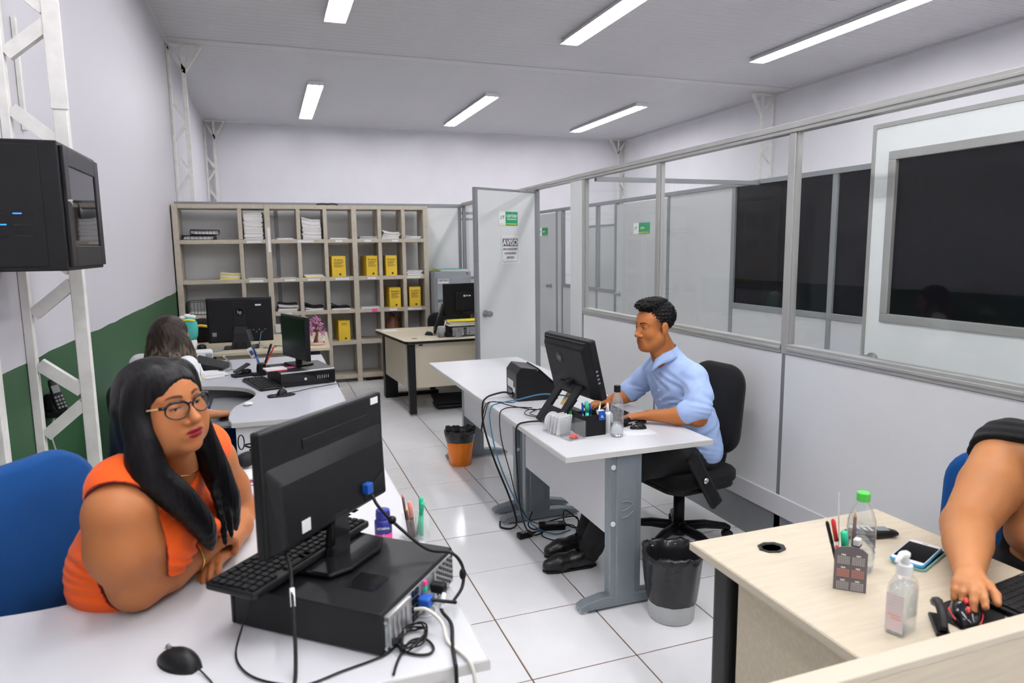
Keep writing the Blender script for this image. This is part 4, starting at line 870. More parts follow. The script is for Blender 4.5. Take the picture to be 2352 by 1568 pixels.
t = thing('small_speaker', 'small round black speaker on the light wood desk', 'speaker', (-.585,6.60,TOP)); MB().lathe([(.03,0),(.04,.02),(.035,.05),(.015,.06)],18).build('body', 'black', t, smooth=True); MB().lathe([(.025,.045),(.01,.062)],18).build('grille', 'greyp', t)
t = thing('blossom_tree_figurine', 'small pink blossom tree figurine with birds on round base', 'figurine', (.405,6.60,TOP))
MB().lathe([(.07,0),(.08,.004),(.08,.012),(.065,.016)],28).build('base', 'wood', t, smooth=False); MB().lathe([(.066,.014),(.06,.02),(.01,.021)],24).build('pebbles', mat('pebble_pink',(.55,.38,.45),.6,var=.4,vscale=80), t)
bark = mat('figurine_bark', (.14,.035,.02), .45, var=.2); blos = mat('blossom_pink', (.56,.20,.40), .5, var=.3, vscale=60)
tips = []
MB().tube([(-.012,0,.018),(-.006,0,.06),(.004,0,.10),(.0,0,.14)],[.022,.015,.012,.009],8).build('trunk', bark, t, smooth=True)
for k in range(11):
    a_ = k*2.4; r = .03+.035*((k*37 % 10)/10); z = .15+.09*((k*53 % 10)/10)-.4*max(0,r-.045); e_ = (r*math.cos(a_), r*math.sin(a_)*.8, z); tips.append(e_)
    MB().tube(spline([(0,0,.11),(e_[0]*.5,e_[1]*.5,z*.85),e_],3),.003,6).build('branch', bark, t, smooth=True)
tips += [(.05,0,.10),(.062,.01,.115),(-.05,.01,.12),(-.055,0,.10),(.0,0,.245),(.015,.01,.235)]
for e_ in tips:
    mb = MB()
    for q in range(13):
        o_ = rng.normal(0,.011,3); mb.ball((e_[0]+o_[0],e_[1]+o_[1],e_[2]+o_[2]*.8),.0058,6,4)
    mb.build('blossom_cluster', blos, t)
for x, s_ in ((.055,1),(-.045,-1)):
    b_ = MB().tube(spline([(x,-.035,.03),(x,-.036,.05),(x+.008*s_,-.036,.065),(x,-.036,.075)],4),[.010]*5+[.006]*5+[.005]*3,8).build('bird', 'whitep', t, smooth=True)
MB().ball((.06,-.045,.026),(.008,.006,.008),8,6).build('red_mushroom', 'red', t, smooth=True)
t = thing('plush_toy', 'turquoise and white plush toy behind the long haired woman', 'toy', (-.675,6.62,TOP))
MB().lathe([(.05,0),(.06,.03),(.055,.09),(.05,.105)],20).build('white_body', 'whitep', t, smooth=True)
MB().lathe([(.05,.10),(.066,.14),(.072,.20),(.066,.255),(.045,.29),(.01,.30)],20).build('turquoise_head', 'turq', t, smooth=True)
for x, z in ((-.05,.30),(.03,.305),(-.01,.315)): MB().ball((x,-.01,z),(.032,.025,.02)).build('white_tuft', 'whitep', t, smooth=True)
MB().tube(spline([(-.05,-.055,.275),(0,-.075,.285),(.05,-.055,.275)],5),.009,6).build('yellow_band', 'yellow2', t, smooth=True)
t = thing('backpack', 'black backpack with yellow strap behind the desk near the wall', 'bag', (-.62,7.25,TOP))
MB().ball((0,0,.11),(.17,.09,.125),24,14).build('pouch', 'blackfab', t, smooth=True)
MB().tube(spline([(-.12,-.07,.14),(-.02,-.10,.17),(.10,-.07,.15),(.15,-.03,.17)],6),.014,6).build('yellow_strap', 'yellow', t, smooth=True)
t = thing('white_box_device', 'white box shaped device beside the desk printer', 'device', (-.50,5.67,TOP), .1); MB().box((-.07,-.06,0),(.07,.06,.13)).build('body', 'whitep', t, bev=.012); MB().box((.02,-.064,.03),(.068,-.058,.11)).build('front_panel', 'cabinet', t, bev=.004)
# ---------------------------------------------------------------- shelf contents
def sy(d): return 8.47+d/2
def stack(label, x, k, w_, n, ms, th=.012, d=.26, **kw): return sheets(label, (x, sy(d)+.03, zs[k]), rng.uniform(-.05,.05), w_, d, n, ms, th=th, group='paper stacks in the shelf', **kw)
def wire_tray(label, x, k, w_, h, rz=0., dz=0.):
    t = thing('document_tray', label, 'tray', (x,8.62,zs[k]+dz), rz, 'black wire trays in the shelf')
    for z in (.004,h): MB().tube([(-w_/2,-.13,z),(w_/2,-.13,z),(w_/2,.13,z),(-w_/2,.13,z)],.004,6,closed=True).build('rim', 'blackg', t)
    mb = MB()
    for i in range(9):
        x_ = -w_/2+w_*i/8; mb.tube([(x_,-.13,.004),(x_,.13,.004)],.002,5).tube([(x_,-.13,.004),(x_,-.13,h)],.002,5)
    mb.build('wire_grid', 'blackg', t)
    for x_ in (-w_/2,w_/2): MB().box((x_-.002,-.13,.004),(x_+.002,.13,h)).build('side', 'black', t)
    for j in range(3): MB().at((rng.uniform(-.01,.01),0,.008+j*.007),(0,0,rng.uniform(-.05,.05))).box((-w_/2+.02,-.12,0),(w_/2-.02,.11,.006)).build('document', 'paper', t)
wire_tray('flat black wire tray with papers in the top left pigeonhole', -.70, 1, .34, .05)
wire_tray('tilted black wire tray on top in the top left pigeonhole', -.645, 1, .30, .055, .12, .058)
stack('tall stack of case files with one orange sheet, top shelf', -.115, 1, .20, 24, ['paper2','paper','paper2','paper','paper','paper2','paper'], .0135, jit=.006)
stack('few flat papers in the third top pigeonhole', .22, 1, .18, 2, ['paper'], .008)
stack('tall leaning stack of curved case files, top shelf middle', .525, 1, .21, 17, ['paper2','paper','paper'], .0145, bow=.035, jit=.005)
stack('loose crumpled papers in the fifth top pigeonhole', .83, 1, .20, 2, ['paper'], .007)
stack('thin pile of files in the sixth top pigeonhole', 1.18, 1, .21, 3, ['paper','greyp','paper'], .011)
stack('bowed pile of files in the seventh top pigeonhole', 1.46, 1, .21, 5, ['paper','paper2'], .015, bow=.03)
stack('small pile of papers in the last top pigeonhole', 1.735, 1, .20, 3, ['paper'], .009, bow=.02)
stack('pile of booklets with yellow spines in the second row', -.40, 2, .22, 6, ['paper','yellow2','paper2'], .013, bow=.015)
stack('single thin sheet under the label in the second row', -.12, 2, .19, 1, ['paper2'], .006)
stack('single brownish sheet in the second row middle bay', .22, 2, .17, 1, ['paper2'], .005)
stack('low pile of papers with yellow folder in second row', .53, 2, .22, 3, ['paper','yellow2','paper'], .011, jit=.02)
stack('low pile of white booklets at the right end, second row', 1.735, 2, .20, 4, ['paper','paper2'], .014)
wire_tray('black wire tray with files in the third row left', -.73, 3, .28, .15)
stack('pile of white binders in the third row behind the computer', -.40, 3, .21, 7, ['paper','blackm','paper'], .024)
stack('black folder on purple files in the third row middle bay', .21, 3, .22, 6, ['paper2','paper','blackm'], .014, bow=.02)
stack('dark folder sloping on papers in the third row middle bay', .52, 3, .21, 4, ['paper','paper','blackm','blackm'], .014, bow=.05)
stack('dark folder sloping alone in the third row', .83, 3, .22, 3, ['paper','blackm','blackm'], .010, bow=.07)
stack('thin white papers above the pink label', 1.18, 3, .22, 2, ['paper'], .006)
def ybox(label, x, k, rz=0., w_=.125, h=.245, d=.34, txt=True, tw=0.):
    t = thing('archive_box', label, 'box', (x,8.475+d/2-.02,zs[k]), rz, 'yellow archive boxes in the shelf')
    MB().box((-w_/2,-d/2+.02,0),(w_/2,d/2-.03,h)).build('carton', 'yellow', t, bev=.003)
    MB().box((-w_/2-.001,-d/2+.018,h-.004),(w_/2+.001,d/2-.03,h+.001)).build('lid', 'yellow', t, bev=.001)
    y = -d/2+.0195
    if txt:
        text('lettering', 'Arquivo', .034, 'text_k', t, (0,y,h*.82), (1,0,0), (0,0,1), .95)
        for j in range(5): MB().box((-w_*.36,y-.0005,h*.70-j*.014),(w_*(.36-.1*(j % 3)),y,h*.70-j*.014+.006)).build('print_line', 'text_k' if j < 2 else 'brownl', t)
    else:
        for j in range(5): MB().box((-.03+.013*j,y-.0005,h*.78),(-.025+.013*j,y,h*.9)).build('print_line', 'brownl', t)
    MB().at((0.012,y,h*.12),(PI/2,0,0)).lathe([(.013,0),(.013,.0008)],16).build('finger_hole', 'text_k', t)
ybox('yellow archive box in the second row, leftmost of three', .80, 2, .12, .165)
ybox('yellow archive box in the second row, middle of three', 1.20, 2, .10, .14)
ybox('yellow archive box in the second row, rightmost of three', 1.455, 2, -.04, .135)
ybox('tilted yellow archive box in the third row, left of two', 1.475, 3, .06, .14)
ybox('yellow archive box in the third row with sideways print, right', 1.745, 3, -.08, .14)
ybox('yellow archive box standing lower down behind the blossom tree', .835, 4, .1, .14, txt=False)
t = thing('handbag', 'brown leather handbag in the low pigeonhole behind the far desk', 'bag', (1.455,8.66,zs[4]))
MB().at((0,0,0),(0,.12,0)).lathe([(.09,0),(.105,.02),(.10,.12),(.075,.22),(.05,.27),(.02,.285)],22,sx=1.05,sy=.9).build('pouch', 'brownl', t, smooth=True)
MB().tube(spline([(-.04,-.06,.24),(-.03,-.09,.32),(.04,-.09,.30),(.06,-.08,.2),(.05,-.095,.1)],6),.010,7).build('strap', 'brownl', t, smooth=True)
MB().at((.06,-.10,.10),(PI/2,0,0)).lathe([(.014,0),(.014,.003),(.009,.003)],14).build('ring', 'chrome', t)
solo(MB().tube(spline([(-.12,0,.01),(-.06,.02,.02),(0,0,.014),(.07,.03,.022),(.13,.01,.008)],5),.009,6), 'dark_cloth', 'blackm', 'dark crumpled strap lying on top of the shelf', 'cloth', (.72,8.55,2.142), smooth=True)
t = thing('shoe', 'brown shoe on the floor beneath the shelf', 'shoe', (1.19,8.55,.0), .3); MB().ball((0,0,.035),(.11,.04,.034)).build('upper', 'brownl', t, smooth=True); MB().box((-.105,-.035,0),(.105,.035,.012)).build('sole', 'black', t, bev=.01)
sheets('papers and yellow folder lying on the filing cabinet', (2.17,8.5,1.337), .05, .36, .25, 4, ['paper','yellow2','paper','turq'], jit=.05, th=.006)
# ---------------------------------------------------------------- far desk things
t = thing('far_monitor', 'black monitor seen from behind on the black edged desk', 'monitor', (1.955,6.95,TOP), .08)
MB().at((0,0,.345)).box((-.245,-.012,-.165),(.245,.018,.17)).build('screen_housing', 'black', t, bev=.006); MB().at((0,0,.345)).box((-.23,.0175,-.15),(.23,.019,.155)).build('screen', 'screen', t)
MB().at((0,0,.345)).box((-.12,-.03,-.12),(.12,-.012,.08)).build('back_bulge', 'blackm', t, bev=.006)
for k in range(3): MB().at((0,0,.345)).cbox((-.02+.03*k,-.0305,.04),(.02,.001,.012 if k else .02)).build('print_mark', 'paper', t)
MB().box((-.05,-.03,.012),(.05,.01,.22)).build('stand_neck', 'black', t, bev=.006); MB().prism(rrect(.26,.2,.03,3),0,.012).build('stand_base', 'black', t, bev=.003)
t = thing('second_monitor', 'thin black monitor leaning beside the far monitor', 'monitor', (1.60,6.90,TOP+.02), rot=(0,.34,-.22)); MB().box((-.012,-.16,0),(.012,.16,.30)).build('screen_housing', 'black', t, bev=.005); MB().box((-.014,-.15,.015),(-.0115,.15,.285)).build('screen', 'screen', t)
fp = tower('black desktop computer with bare metal back on the black edged desk', (1.90,6.70,TOP), -PI/2, w_=.40, d_=.24, h=.105)
sheets('yellow folders and papers on top of the far desktop computer', (1.90,6.70,TOP+.107), .03, .40, .2, 6, ['paper','paper2','yellow2','paper','paper2','yellow2'], jit=.025, th=.009)
t = thing('dark_pen_cup', 'dark pen cup at the front of the black edged desk', 'pen holder', (1.605,6.62,TOP)); MB().lathe([(.036,0),(.038,.10),(.035,.10),(.033,.004)],18).build('cup', 'greyp', t, smooth=True); MB().box((.04,-.04,0),(.17,.05,.05)).build('tray', 'black', t, bev=.008)
pen('white pen in the dark pen cup on the far desk', (1.61,6.62,TOP+.006), (1.65,6.60,TOP+.16), .006, 'whitep', 'whitep')
t = thing('tape_roll', 'grey tape roll on the black edged desk', 'tape', (1.765,6.56,TOP)); MB().lathe([(.035,0),(.036,.055),(.02,.055),(.02,.002)],18).build('roll', 'greyp', t); MB().lathe([(.019,.004),(.019,.05)],14).build('core', 'wood', t)
mouse('dark mouse at the left of the far desk pen cup', (1.53,6.84,TOP), 2.0)
sheets('white sheet on the far left corner of the black edged desk', (1.22,7.40,TOP), .05, .16, .15, 1, ['paper'], jit=.0, th=.002)
t = thing('desk_scissors', 'scissors with blue handles in the far paper pile', 'scissors', (2.06,6.76,TOP+.165)); MB().bar((0,0,0),(-.02,0,.10),.008,.002).bar((.02,0,0),(.03,0,.10),.008,.002).build('blades', 'steel', t); MB().ball((.0,0,.115),(.03,.006,.018)).build('handles', 'blue', t, smooth=True)
t = thing('foot_rest', 'black plastic foot rest on the floor below the far desk', 'foot rest', (1.72,6.74,0), -.05)
MB().box((-.17,-.13,0),(.17,.13,.05)).build('base', 'black', t, bev=.02); MB().at((0,0,.085),(.12,0,0)).box((-.185,-.15,-.012),(.185,.15,.012)).build('tread_plate', 'blackm', t, bev=.008); MB().box((-.13,-.03,.045),(.13,.03,.08)).build('pivot', 'black', t)
# ---------------------------------------------------------------- the young man's desk
t = thing('black_printer', 'black box shaped desk printer with slanted lid on the white desk', 'printer', (1.445,3.72,TOP), math.atan2(.25,.03)-PI/2+.03)
pr = [(-.125,0),(.125,0),(.125,.07),(.0,.185),(-.095,.20),(-.125,.16)]
MB().add([(x,-.12,z) for x,z in pr]+[(x,.12,z) for x,z in pr],[tuple(range(6)),tuple(range(11,5,-1))]+[(i,6+i,6+(i+1) % 6,(i+1) % 6) for i in range(6)]).build('body', 'black', t, bev=.005)
MB().at((.066,0,.132),(0,.743,0)).box((-.083,-.123,-.004),(.083,.123,.004)).build('lid', 'blackm', t, bev=.002)
for y, z, w_, h in ((.02,.085,.13,.045),(-.06,.06,.05,.03)): MB().box((-.1262,y-w_/2,z-h/2),(-.1252,y+w_/2,z+h/2)).build('rating_label', 'paper', t)
MB().box((-.13,-.04,.012),(-.124,.05,.05)).build('port_panel', 'blackg', t); MB().at((-.0,-.121,.178),(PI/2,0,0)).lathe([(.004,0),(.003,.002)],8).build('hinge_pin', 'chrome', t)
mrz = math.atan2(3.34-2.90, 1.409-1.455)
t = thing('easel_computer', 'black all in one computer on easel stand facing the young man', 'computer', (1.475,3.13,TOP), mrz)      # local x along width, +y towards the aisle
tl = math.radians(-14)
mb = lambda: MB().at((0,.035,.285),(tl,0,0))
mb().box((-.225,-.03,-.155),(.225,.012,.155)).build('screen_housing', 'black', t, bev=.012, seg=3)
mb().box((-.21,-.032,-.13),(.21,-.0295,.14)).build('screen', 'screen', t)
mb().add([(-.215,.012,-.15),(.215,.012,-.15),(.215,.012,.145),(-.215,.012,.145),(-.19,.04,-.14),(.19,.04,-.14),(.19,.04,.115),(-.19,.04,.115)],[(4,7,6,5),(0,4,5,1),(1,5,6,2),(2,6,7,3),(3,7,4,0)]).build('back_cover', 'black', t, bev=.01, seg=3)
mb().box((-.20,.012,.125),(.20,.024,.145)).build('top_vent', 'blackm', t, bev=.003)
for k in range(4): mb().cbox((-.2255,.0,-.06+.02*k),(.002,.012,.008)).build('port', 'greyp', t)
X = Matrix.Translation((0,.035,.285)) @ Euler((tl,0,0)).to_matrix().to_4x4(); R3 = X.to_3x3(); c_ = X @ Vector((.05,.0405,.05))
hp_disc(t, c_, .03, R3 @ Vector((0,1,0)), R3 @ Vector((0,0,1)), R3 @ Vector((-1,0,0)))
fr = MB().at((-.02,.20,.005),(math.radians(38),0,0))
for x0,x1,z0,z1 in ((-.11,-.055,0,.24),(.055,.11,0,.24),(-.055,.055,0,.095),(-.055,.055,.19,.24)): fr.box((x0,-.009,z0),(x1,.009,z1))
fr.build('easel_stand', 'blackm', t, bev=.004)
MB().tube([(-.02,.06,.22),(-.02,.03,.17)],.03,12).build('hinge', 'black', t)
MB().at((0,-.02,.004)).box((-.17,-.05,0),(.17,.0,.02)).build('front_foot', 'black', t, bev=.006)
MB().at((0.055,.045,.0)).bar((-.05,.0,.14),(-.05,.045,.08),.06,.003).build('tan_note', 'tan', t)
keyboard('black keyboard under the hands of the young man', (1.675,3.13,TOP), PI/2)
t = thing('acrylic_card_holder', 'clear acrylic memo holder with white papers at the desk edge', 'holder', (1.275,2.885,TOP), math.atan2(-.19,.03)+.06)
MB().box((-.11,-.045,0),(.12,.045,.004)).build('base', 'acryl', t)
for x in (.04,.118): MB().box((x,-.045,.004),(x+.003,.045,.085)).build('divider', 'acryl', t)
for y in (-.045,.042): MB().box((.043,y,.004),(.118,y+.003,.085)).build('wall', 'acryl', t)
for x in (-.10,-.02): MB().box((x,-.045,.004),(x+.003,.045,.05)).build('divider', 'acryl', t)
for k in range(4): MB().at((-.06+.022*k,0,.006),(0,.18,rng.uniform(-.1,.1))).box((-.002,-.042,0),(.002,.042,.088)).build('memo_paper', 'paper', t)
MB().at((-.085,0,.05),(0,PI/2,0)).lathe([(.045,0),(.045,.003)],24).build('round_card', 'paper', t)
mbr = MB()
for k in range(9): o_ = rng.uniform(-1,1,2); mbr.ball((.08+.02*o_[0],.02*o_[1],.011+.006*(k % 2)),.008,8,6)
mbr.build('red_pins', 'red', t, smooth=True)
t = thing('black_pen_caddy', 'black textured square pen holder on the white desk', 'pen holder', (1.402,2.855,TOP), .05)
for x0,y0,x1,y1 in ((-.06,-.05,.06,-.045),(-.06,.045,.06,.05),(-.06,-.045,-.055,.045),(.055,-.045,.06,.045)): MB().box((x0,y0,.002),(x1,y1,.10)).build('side', 'blackm', t, bev=.001)
MB().box((-.06,-.05,0),(.06,.05,.003)).build('bottom', 'blackm', t)
mbx = MB()
for i in range(11):
    for j in range(9): mbx.cbox((-.055+i*.011,-.0505,.008+j*.0105),(.007,.0016,.006))
mbx.build('woven_texture', 'black', t)
t2 = thing('low_paper_tray', 'low black tray beside the square pen holder', 'tray', (1.40,2.985,TOP), .05); MB().box((-.06,-.075,0),(.06,.075,.003)).build('bottom', 'blackm', t2); 
for a_, b_ in (((-.06,-.075,.003),(-.056,.075,.055)),((.056,-.075,.003),(.06,.075,.055)),((-.056,.071,.003),(.056,.075,.055)),((-.056,-.075,.003),(.056,-.071,.055))): MB().box(a_,b_).build('side', 'blackm', t2)
zz = TOP+.006
pen('blue pen standing in the square black holder', (1.372,2.85,zz), (1.366,2.86,zz+.145), .0045, 'blue', 'blue')
pen('green highlighter standing in the square black holder', (1.392,2.85,zz), (1.388,2.86,zz+.15), .0085, 'mint', 'mint', name='highlighter', cat='highlighter')
pen('second blue pen standing in the square black holder', (1.410,2.86,zz), (1.412,2.865,zz+.13), .0045, 'blue', 'blue')
pen('white pen leaning out of the square black holder', (1.43,2.86,zz), (1.458,2.85,zz+.14), .004, 'whitep', None, 'whitep')
pen('green pen lying in the low black tray', (1.36,2.97,TOP+.058), (1.385,3.05,TOP+.062), .008, 'green', 'green', name='highlighter', cat='highlighter')
t = thing('eraser_box', 'blue correction tape box clipped at the pen holder corner', 'box', (1.442,2.81,TOP+.072), .1); MB().box((-.017,-.008,0),(.017,-.002,.045)).build('blue_sleeve', 'blue', t, bev=.002); MB().box((-.017,-.002,.030),(.017,.02,.046)).build('white_part', 'paper2', t, bev=.002); text('lettering', 'A.', .02, 'text_w', t, (0,-.0085,.018), (1,0,0), (0,0,1))
t = thing('glue_bottle', 'white glue bottle with nozzle beside the water bottle', 'bottle', (1.495,2.85,TOP)); MB().lathe([(.023,0),(.025,.004),(.025,.085),(.02,.095),(.010,.098)],22).build('body', 'whitep', t, smooth=True); MB().lathe([(.010,.098),(.007,.12),(.003,.14)],14).build('nozzle', 'whitep', t, smooth=True)
def pet_bottle(label, loc, prof, water_h, capm, cap_r, cap_h, ribs=(), rz=0.):
    t = thing('water_bottle', label, 'bottle', loc, rz)
    inner = [(r-.0012 if r > .004 else r, z) for r, z in prof]
    o = MB().lathe(prof+[(inner[-1][0],prof[-1][1])]+[(r,max(z,.003)) for r,z in inner[::-1]],28).build('bottle_body', 'pet', t, smooth=True)
    if water_h:
        wr = [(r-.0018,max(z,.0035)) for r, z in prof if z < water_h]; wr.append((wr[-1][0],water_h)); MB().lathe(wr,28).build('water_fill', 'water', t, smooth=True)
    z = prof[-1][1]; MB().lathe([(cap_r,z-.004),(cap_r,z+cap_h*.9),(cap_r*.9,z+cap_h)],24).build('cap', capm, t, bev=.001)
    for zr in ribs: MB().tube([(prof[3][0]*math.cos(a_)*1.004,prof[3][0]*math.sin(a_)*1.004,zr) for a_ in np.linspace(0,2*PI,28,endpoint=False)],.0012,5,closed=True).build('rib', 'pet', t, smooth=True)
pet_bottle('clear water bottle with black cap, half filled, on the white desk', (1.50,2.765,TOP), [(.02,0),(.03,.003),(.031,.012),(.031,.12),(.0305,.135),(.027,.165),(.019,.19),(.014,.20),(.0135,.215)], .062, 'black', .0155, .028)
t = thing('stapler', 'black stapler beside the right hand of the young man', 'stapler', (1.665,2.925,TOP), .35); MB().box((-.07,-.017,0),(.06,.017,.012)).build('base', 'black', t, bev=.004); MB().bar((-.065,0,.028),(.06,0,.036),.03,.022).build('arm', 'black', t, bev=.007); MB().box((-.04,-.0175,.012),(.05,-.0165,.02)).build('silver_strip', 'steel', t)
mouse('flat black mouse beside the white paper on the white desk', (1.66,2.845,TOP), 2.9, 'blackg', s_=.72)
sheets('white sheet of paper near the water bottle', (1.625,2.775,TOP), -.12, .15, .085, 1, ['paper'], jit=0, th=.0012)
# cables across the desk and down to the floor
cable('thick_cable', 'rubber', 'thick black cable falling from the printer over the desk edge', [(1.318,3.72,.765),(1.28,3.74,.775),(1.22,3.75,.765),(1.16,3.72,.755),(1.128,3.69,.72),(1.125,3.66,.60),(1.16,3.58,.42),(1.22,3.50,.22),(1.26,3.50,.07),(1.25,3.56,.008),(1.20,3.60,.007),(1.22,3.68,.007)], .0055)
cable('cyan_cable', 'ltblue', 'light blue network cable from the easel computer to the floor', [(1.43,3.10,.86),(1.39,3.16,.865),(1.33,3.30,.845),(1.26,3.46,.79),(1.18,3.55,.757),(1.135,3.555,.735),(1.125,3.54,.65),(1.16,3.52,.45),(1.24,3.47,.22),(1.33,3.43,.07),(1.45,3.40,.008),(1.56,3.42,.006)], .0036)
cable('black_cable', 'rubber', 'black cable dropping steeply from the easel computer', [(1.44,3.08,.85),(1.38,3.05,.81),(1.30,3.07,.765),(1.19,3.12,.753),(1.137,3.13,.735),(1.125,3.12,.66),(1.13,3.12,.5),(1.17,3.2,.3),(1.24,3.30,.12),(1.33,3.40,.02),(1.42,3.46,.008)], .0046)
cable('thin_cable', 'rubber', 'thin black cable hanging from the desk middle to the adapter', [(1.33,3.42,.747),(1.25,3.44,.752),(1.18,3.44,.752),(1.135,3.40,.73),(1.13,3.36,.6),(1.17,3.34,.42),(1.23,3.40,.24),(1.31,3.45,.1),(1.40,3.48,.04)], .0030)
cable('hanging_cable', 'rubber', 'black cable bowing between the printer and easel computer', [(1.32,3.62,.757),(1.27,3.56,.752),(1.20,3.60,.752),(1.135,3.64,.738),(1.12,3.68,.62),(1.128,3.72,.56),(1.14,3.69,.66),(1.15,3.60,.757),(1.24,3.47,.752),(1.32,3.35,.75)], .0028)
cable('tangled_wires', 'rubber', 'tangle of thin wires on the desk behind the easel computer', [(1.42,3.40,.748),(1.34,3.36,.75),(1.27,3.30,.748),(1.29,3.22,.75),(1.35,3.20,.756),(1.38,3.28,.752),(1.30,3.36,.755),(1.24,3.30,.75),(1.26,3.20,.754),(1.34,3.14,.757),(1.30,3.08,.75),(1.24,3.12,.75)], .0024)
for lab, c, rz, s_ in (('small black power adapter lying out on the floor tiles',(1.285,3.435,0),.15,(.085,.045,.03)),('large black power adapter on the floor below the desk',(1.475,3.49,0),-.25,(.15,.065,.035))):
    t = thing('power_adapter', lab, 'adapter', c, rz); MB().box((-s_[0]/2,-s_[1]/2,0),(s_[0]/2,s_[1]/2,s_[2])).build('housing', 'black', t, bev=.006); MB().cbox((0,0,s_[2]+.0003),(s_[0]*.5,s_[1]*.5,.0008)).build('rating_label', 'greyp', t); MB().tube([(s_[0]/2,0,s_[2]/2),(s_[0]/2+.03,0,s_[2]/2)],[.008,.005],8).build('strain_relief', 'rubber', t)
cable('adapter_lead', 'rubber', 'black lead joining the two power adapters on the floor', [(1.36,3.45,.015),(1.40,3.47,.006),(1.38,3.40,.006),(1.42,3.33,.005),(1.50,3.32,.005),(1.58,3.38,.005),(1.60,3.46,.010),(1.55,3.48,.018)], .0035)
cable('floor_cord', 'rubber', 'bundled black cord on the floor behind the large adapter', [(1.38,3.56,.09),(1.34,3.52,.03),(1.38,3.50,.006),(1.47,3.57,.006),(1.58,3.55,.03),(1.63,3.48,.05),(1.60,3.42,.015),(1.56,3.50,.02),(1.60,3.58,.06),(1.66,3.5,.01),(1.62,3.40,.006),(1.66,3.34,.005)], .004)
cable('chair_side_cord', 'rubber', 'black cord on the floor beside the office chair', [(1.66,3.62,.2),(1.70,3.50,.05),(1.78,3.42,.005),(1.88,3.45,.005),(1.95,3.55,.01),(1.98,3.62,.1)], .004)
# ---------------------------------------------------------------- light wood desk at the right
t = thing('calendar_pen_holder', 'acrylic pen holder with dark calendar front on the wood desk', 'pen holder', (1.378,1.285,TOP), math.atan2(-.052,.056)+.02)
cp = [(-.038,.0),(.038,.0),(.038,.105),(.026,.115),(.0,.12),(-.026,.115),(-.038,.105)]
MB().add([(x,-.034,z) for x,z in cp]+[(x,-.031,z) for x,z in cp],[tuple(range(7)),tuple(range(13,6,-1))]+[(i,7+i,7+(i+1) % 7,(i+1) % 7) for i in range(7)]).build('calendar_front', mat('calendar_grey',(.13,.115,.125),.4,var=.1), t)
for r in range(3):
    for c in range(2):
        x0, zt = -.017+.034*c, .096-.034*r
        MB().cbox((x0,-.0345,zt),(.010,.0008,.003)).build('month_name', 'text_w', t)
        g_ = MB()
        for i in range(7):
            for j in range(5): g_.cbox((x0-.0125+i*.0042,-.0345,zt-.0055-j*.0044),(.0024,.0008,.0022))
        g_.build('month_grid', 'salmon' if r == 1 else 'paper2', t)
for x0,y0,x1,y1 in ((-.036,-.031,-.034,.034),(.034,-.031,.036,.034),(-.034,.032,.034,.034)): MB().box((x0,y0,.002),(x1,y1,.085)).build('wall', 'acryl', t)
MB().box((-.036,-.031,0),(.036,.034,.002)).build('bottom', 'acryl', t)
c0 = Vector((1.378,1.285,TOP+.005))
def hp_(label, a_, b_, r, m, cm=None, tm=None, name='pen', cat='pen'): pen(label, c0+Vector(a_), c0+Vector(b_), r, m, cm, tm, name, cat)
hp_('black pen leaning left in the calendar pen holder', (-.012,.012,0), (-.052,.03,.165), .0042, 'black', 'black')
hp_('red marker in the calendar pen holder', (-.004,.016,0), (-.026,.036,.165), .0052, 'whitep', 'red', None, 'marker', 'marker')
hp_('mint green highlighter in the calendar pen holder', (.0,.004,0), (-.012,.012,.14), .0085, 'mint', 'mint', None, 'highlighter', 'highlighter')
hp_('dark pencil with gold tip in the calendar pen holder', (.006,.0,0), (.028,.016,.19), .0042, 'brownp', None, 'wood', 'pencil', 'pencil')
hp_('clear pen with blue end in the calendar pen holder', (.018,.008,0), (.034,.022,.145), .0042, 'greyp', 'blue')
hp_('red pen low at the left of the calendar holder', (-.02,.002,0), (-.044,.002,.11), .004, 'whitep', 'red')
solo(MB().tube([(0,0,0),(-.008,.01,.24)],.0012,6), 'wire_stem', 'chrome', 'thin bare wire standing in the calendar pen holder', 'wire', tuple(c0+Vector((-.01,.02,0))))
t = thing('eraser', 'white eraser in the calendar pen holder', 'eraser', tuple(c0+Vector((.017,-.005,.10))), .5); MB().box((-.012,-.008,0),(.012,.008,.022)).build('rubber', 'paper2', t, bev=.003); MB().box((-.0125,-.0085,0),(.0125,.0085,.006)).build('sleeve', 'black', t, bev=.001)
pet_bottle('clear water bottle with green cap on the wood desk', (1.478,1.345,TOP), [(.026,0),(.034,.004),(.036,.015),(.036,.12),(.0345,.14),(.028,.165),(.018,.182),(.0145,.188),(.014,.198)], .10, 'limecap', .0168, .020, ribs=(.04,.055,.07,.085,.10,.115))
t = thing('desk_handset', 'black cordless phone lying on the wood desk behind the bottle', 'phone', (1.675,1.49,TOP), -.35); phone_parts(t, 'text_w')
def smart(label, loc, rz, m, fm):
    t = thing('smartphone', label, 'smartphone', loc, rz); MB().prism(rrect(.168,.086,.011,4),0,.0085).build('case', m, t, bev=.0025); MB().prism(rrect(.163,.081,.010,4),.0085,.0092).build('front_glass', fm, t)
    MB().prism(rrect(.126,.077,.001,1),.0092,.0096).build('display', 'blackg', t); MB().cbox((.072,0,.0095),(.003,.014,.0006)).build('speaker_slot', 'greyp', t)
smart('smartphone in mint case lying under the blue one', (1.682,1.332,TOP), .36, mat('mint_case',(.30,.62,.58),.4), 'blackg')
smart('smartphone in bright blue case on top of the mint one', (1.676,1.336,TOP+.0100), .39, mat('bright_blue_case',(.04,.36,.68),.35), 'whitep')
t = thing('sanitizer_bottle', 'clear pump bottle of hand sanitizer on the wood desk', 'bottle', (1.322,1.080,TOP), .30)
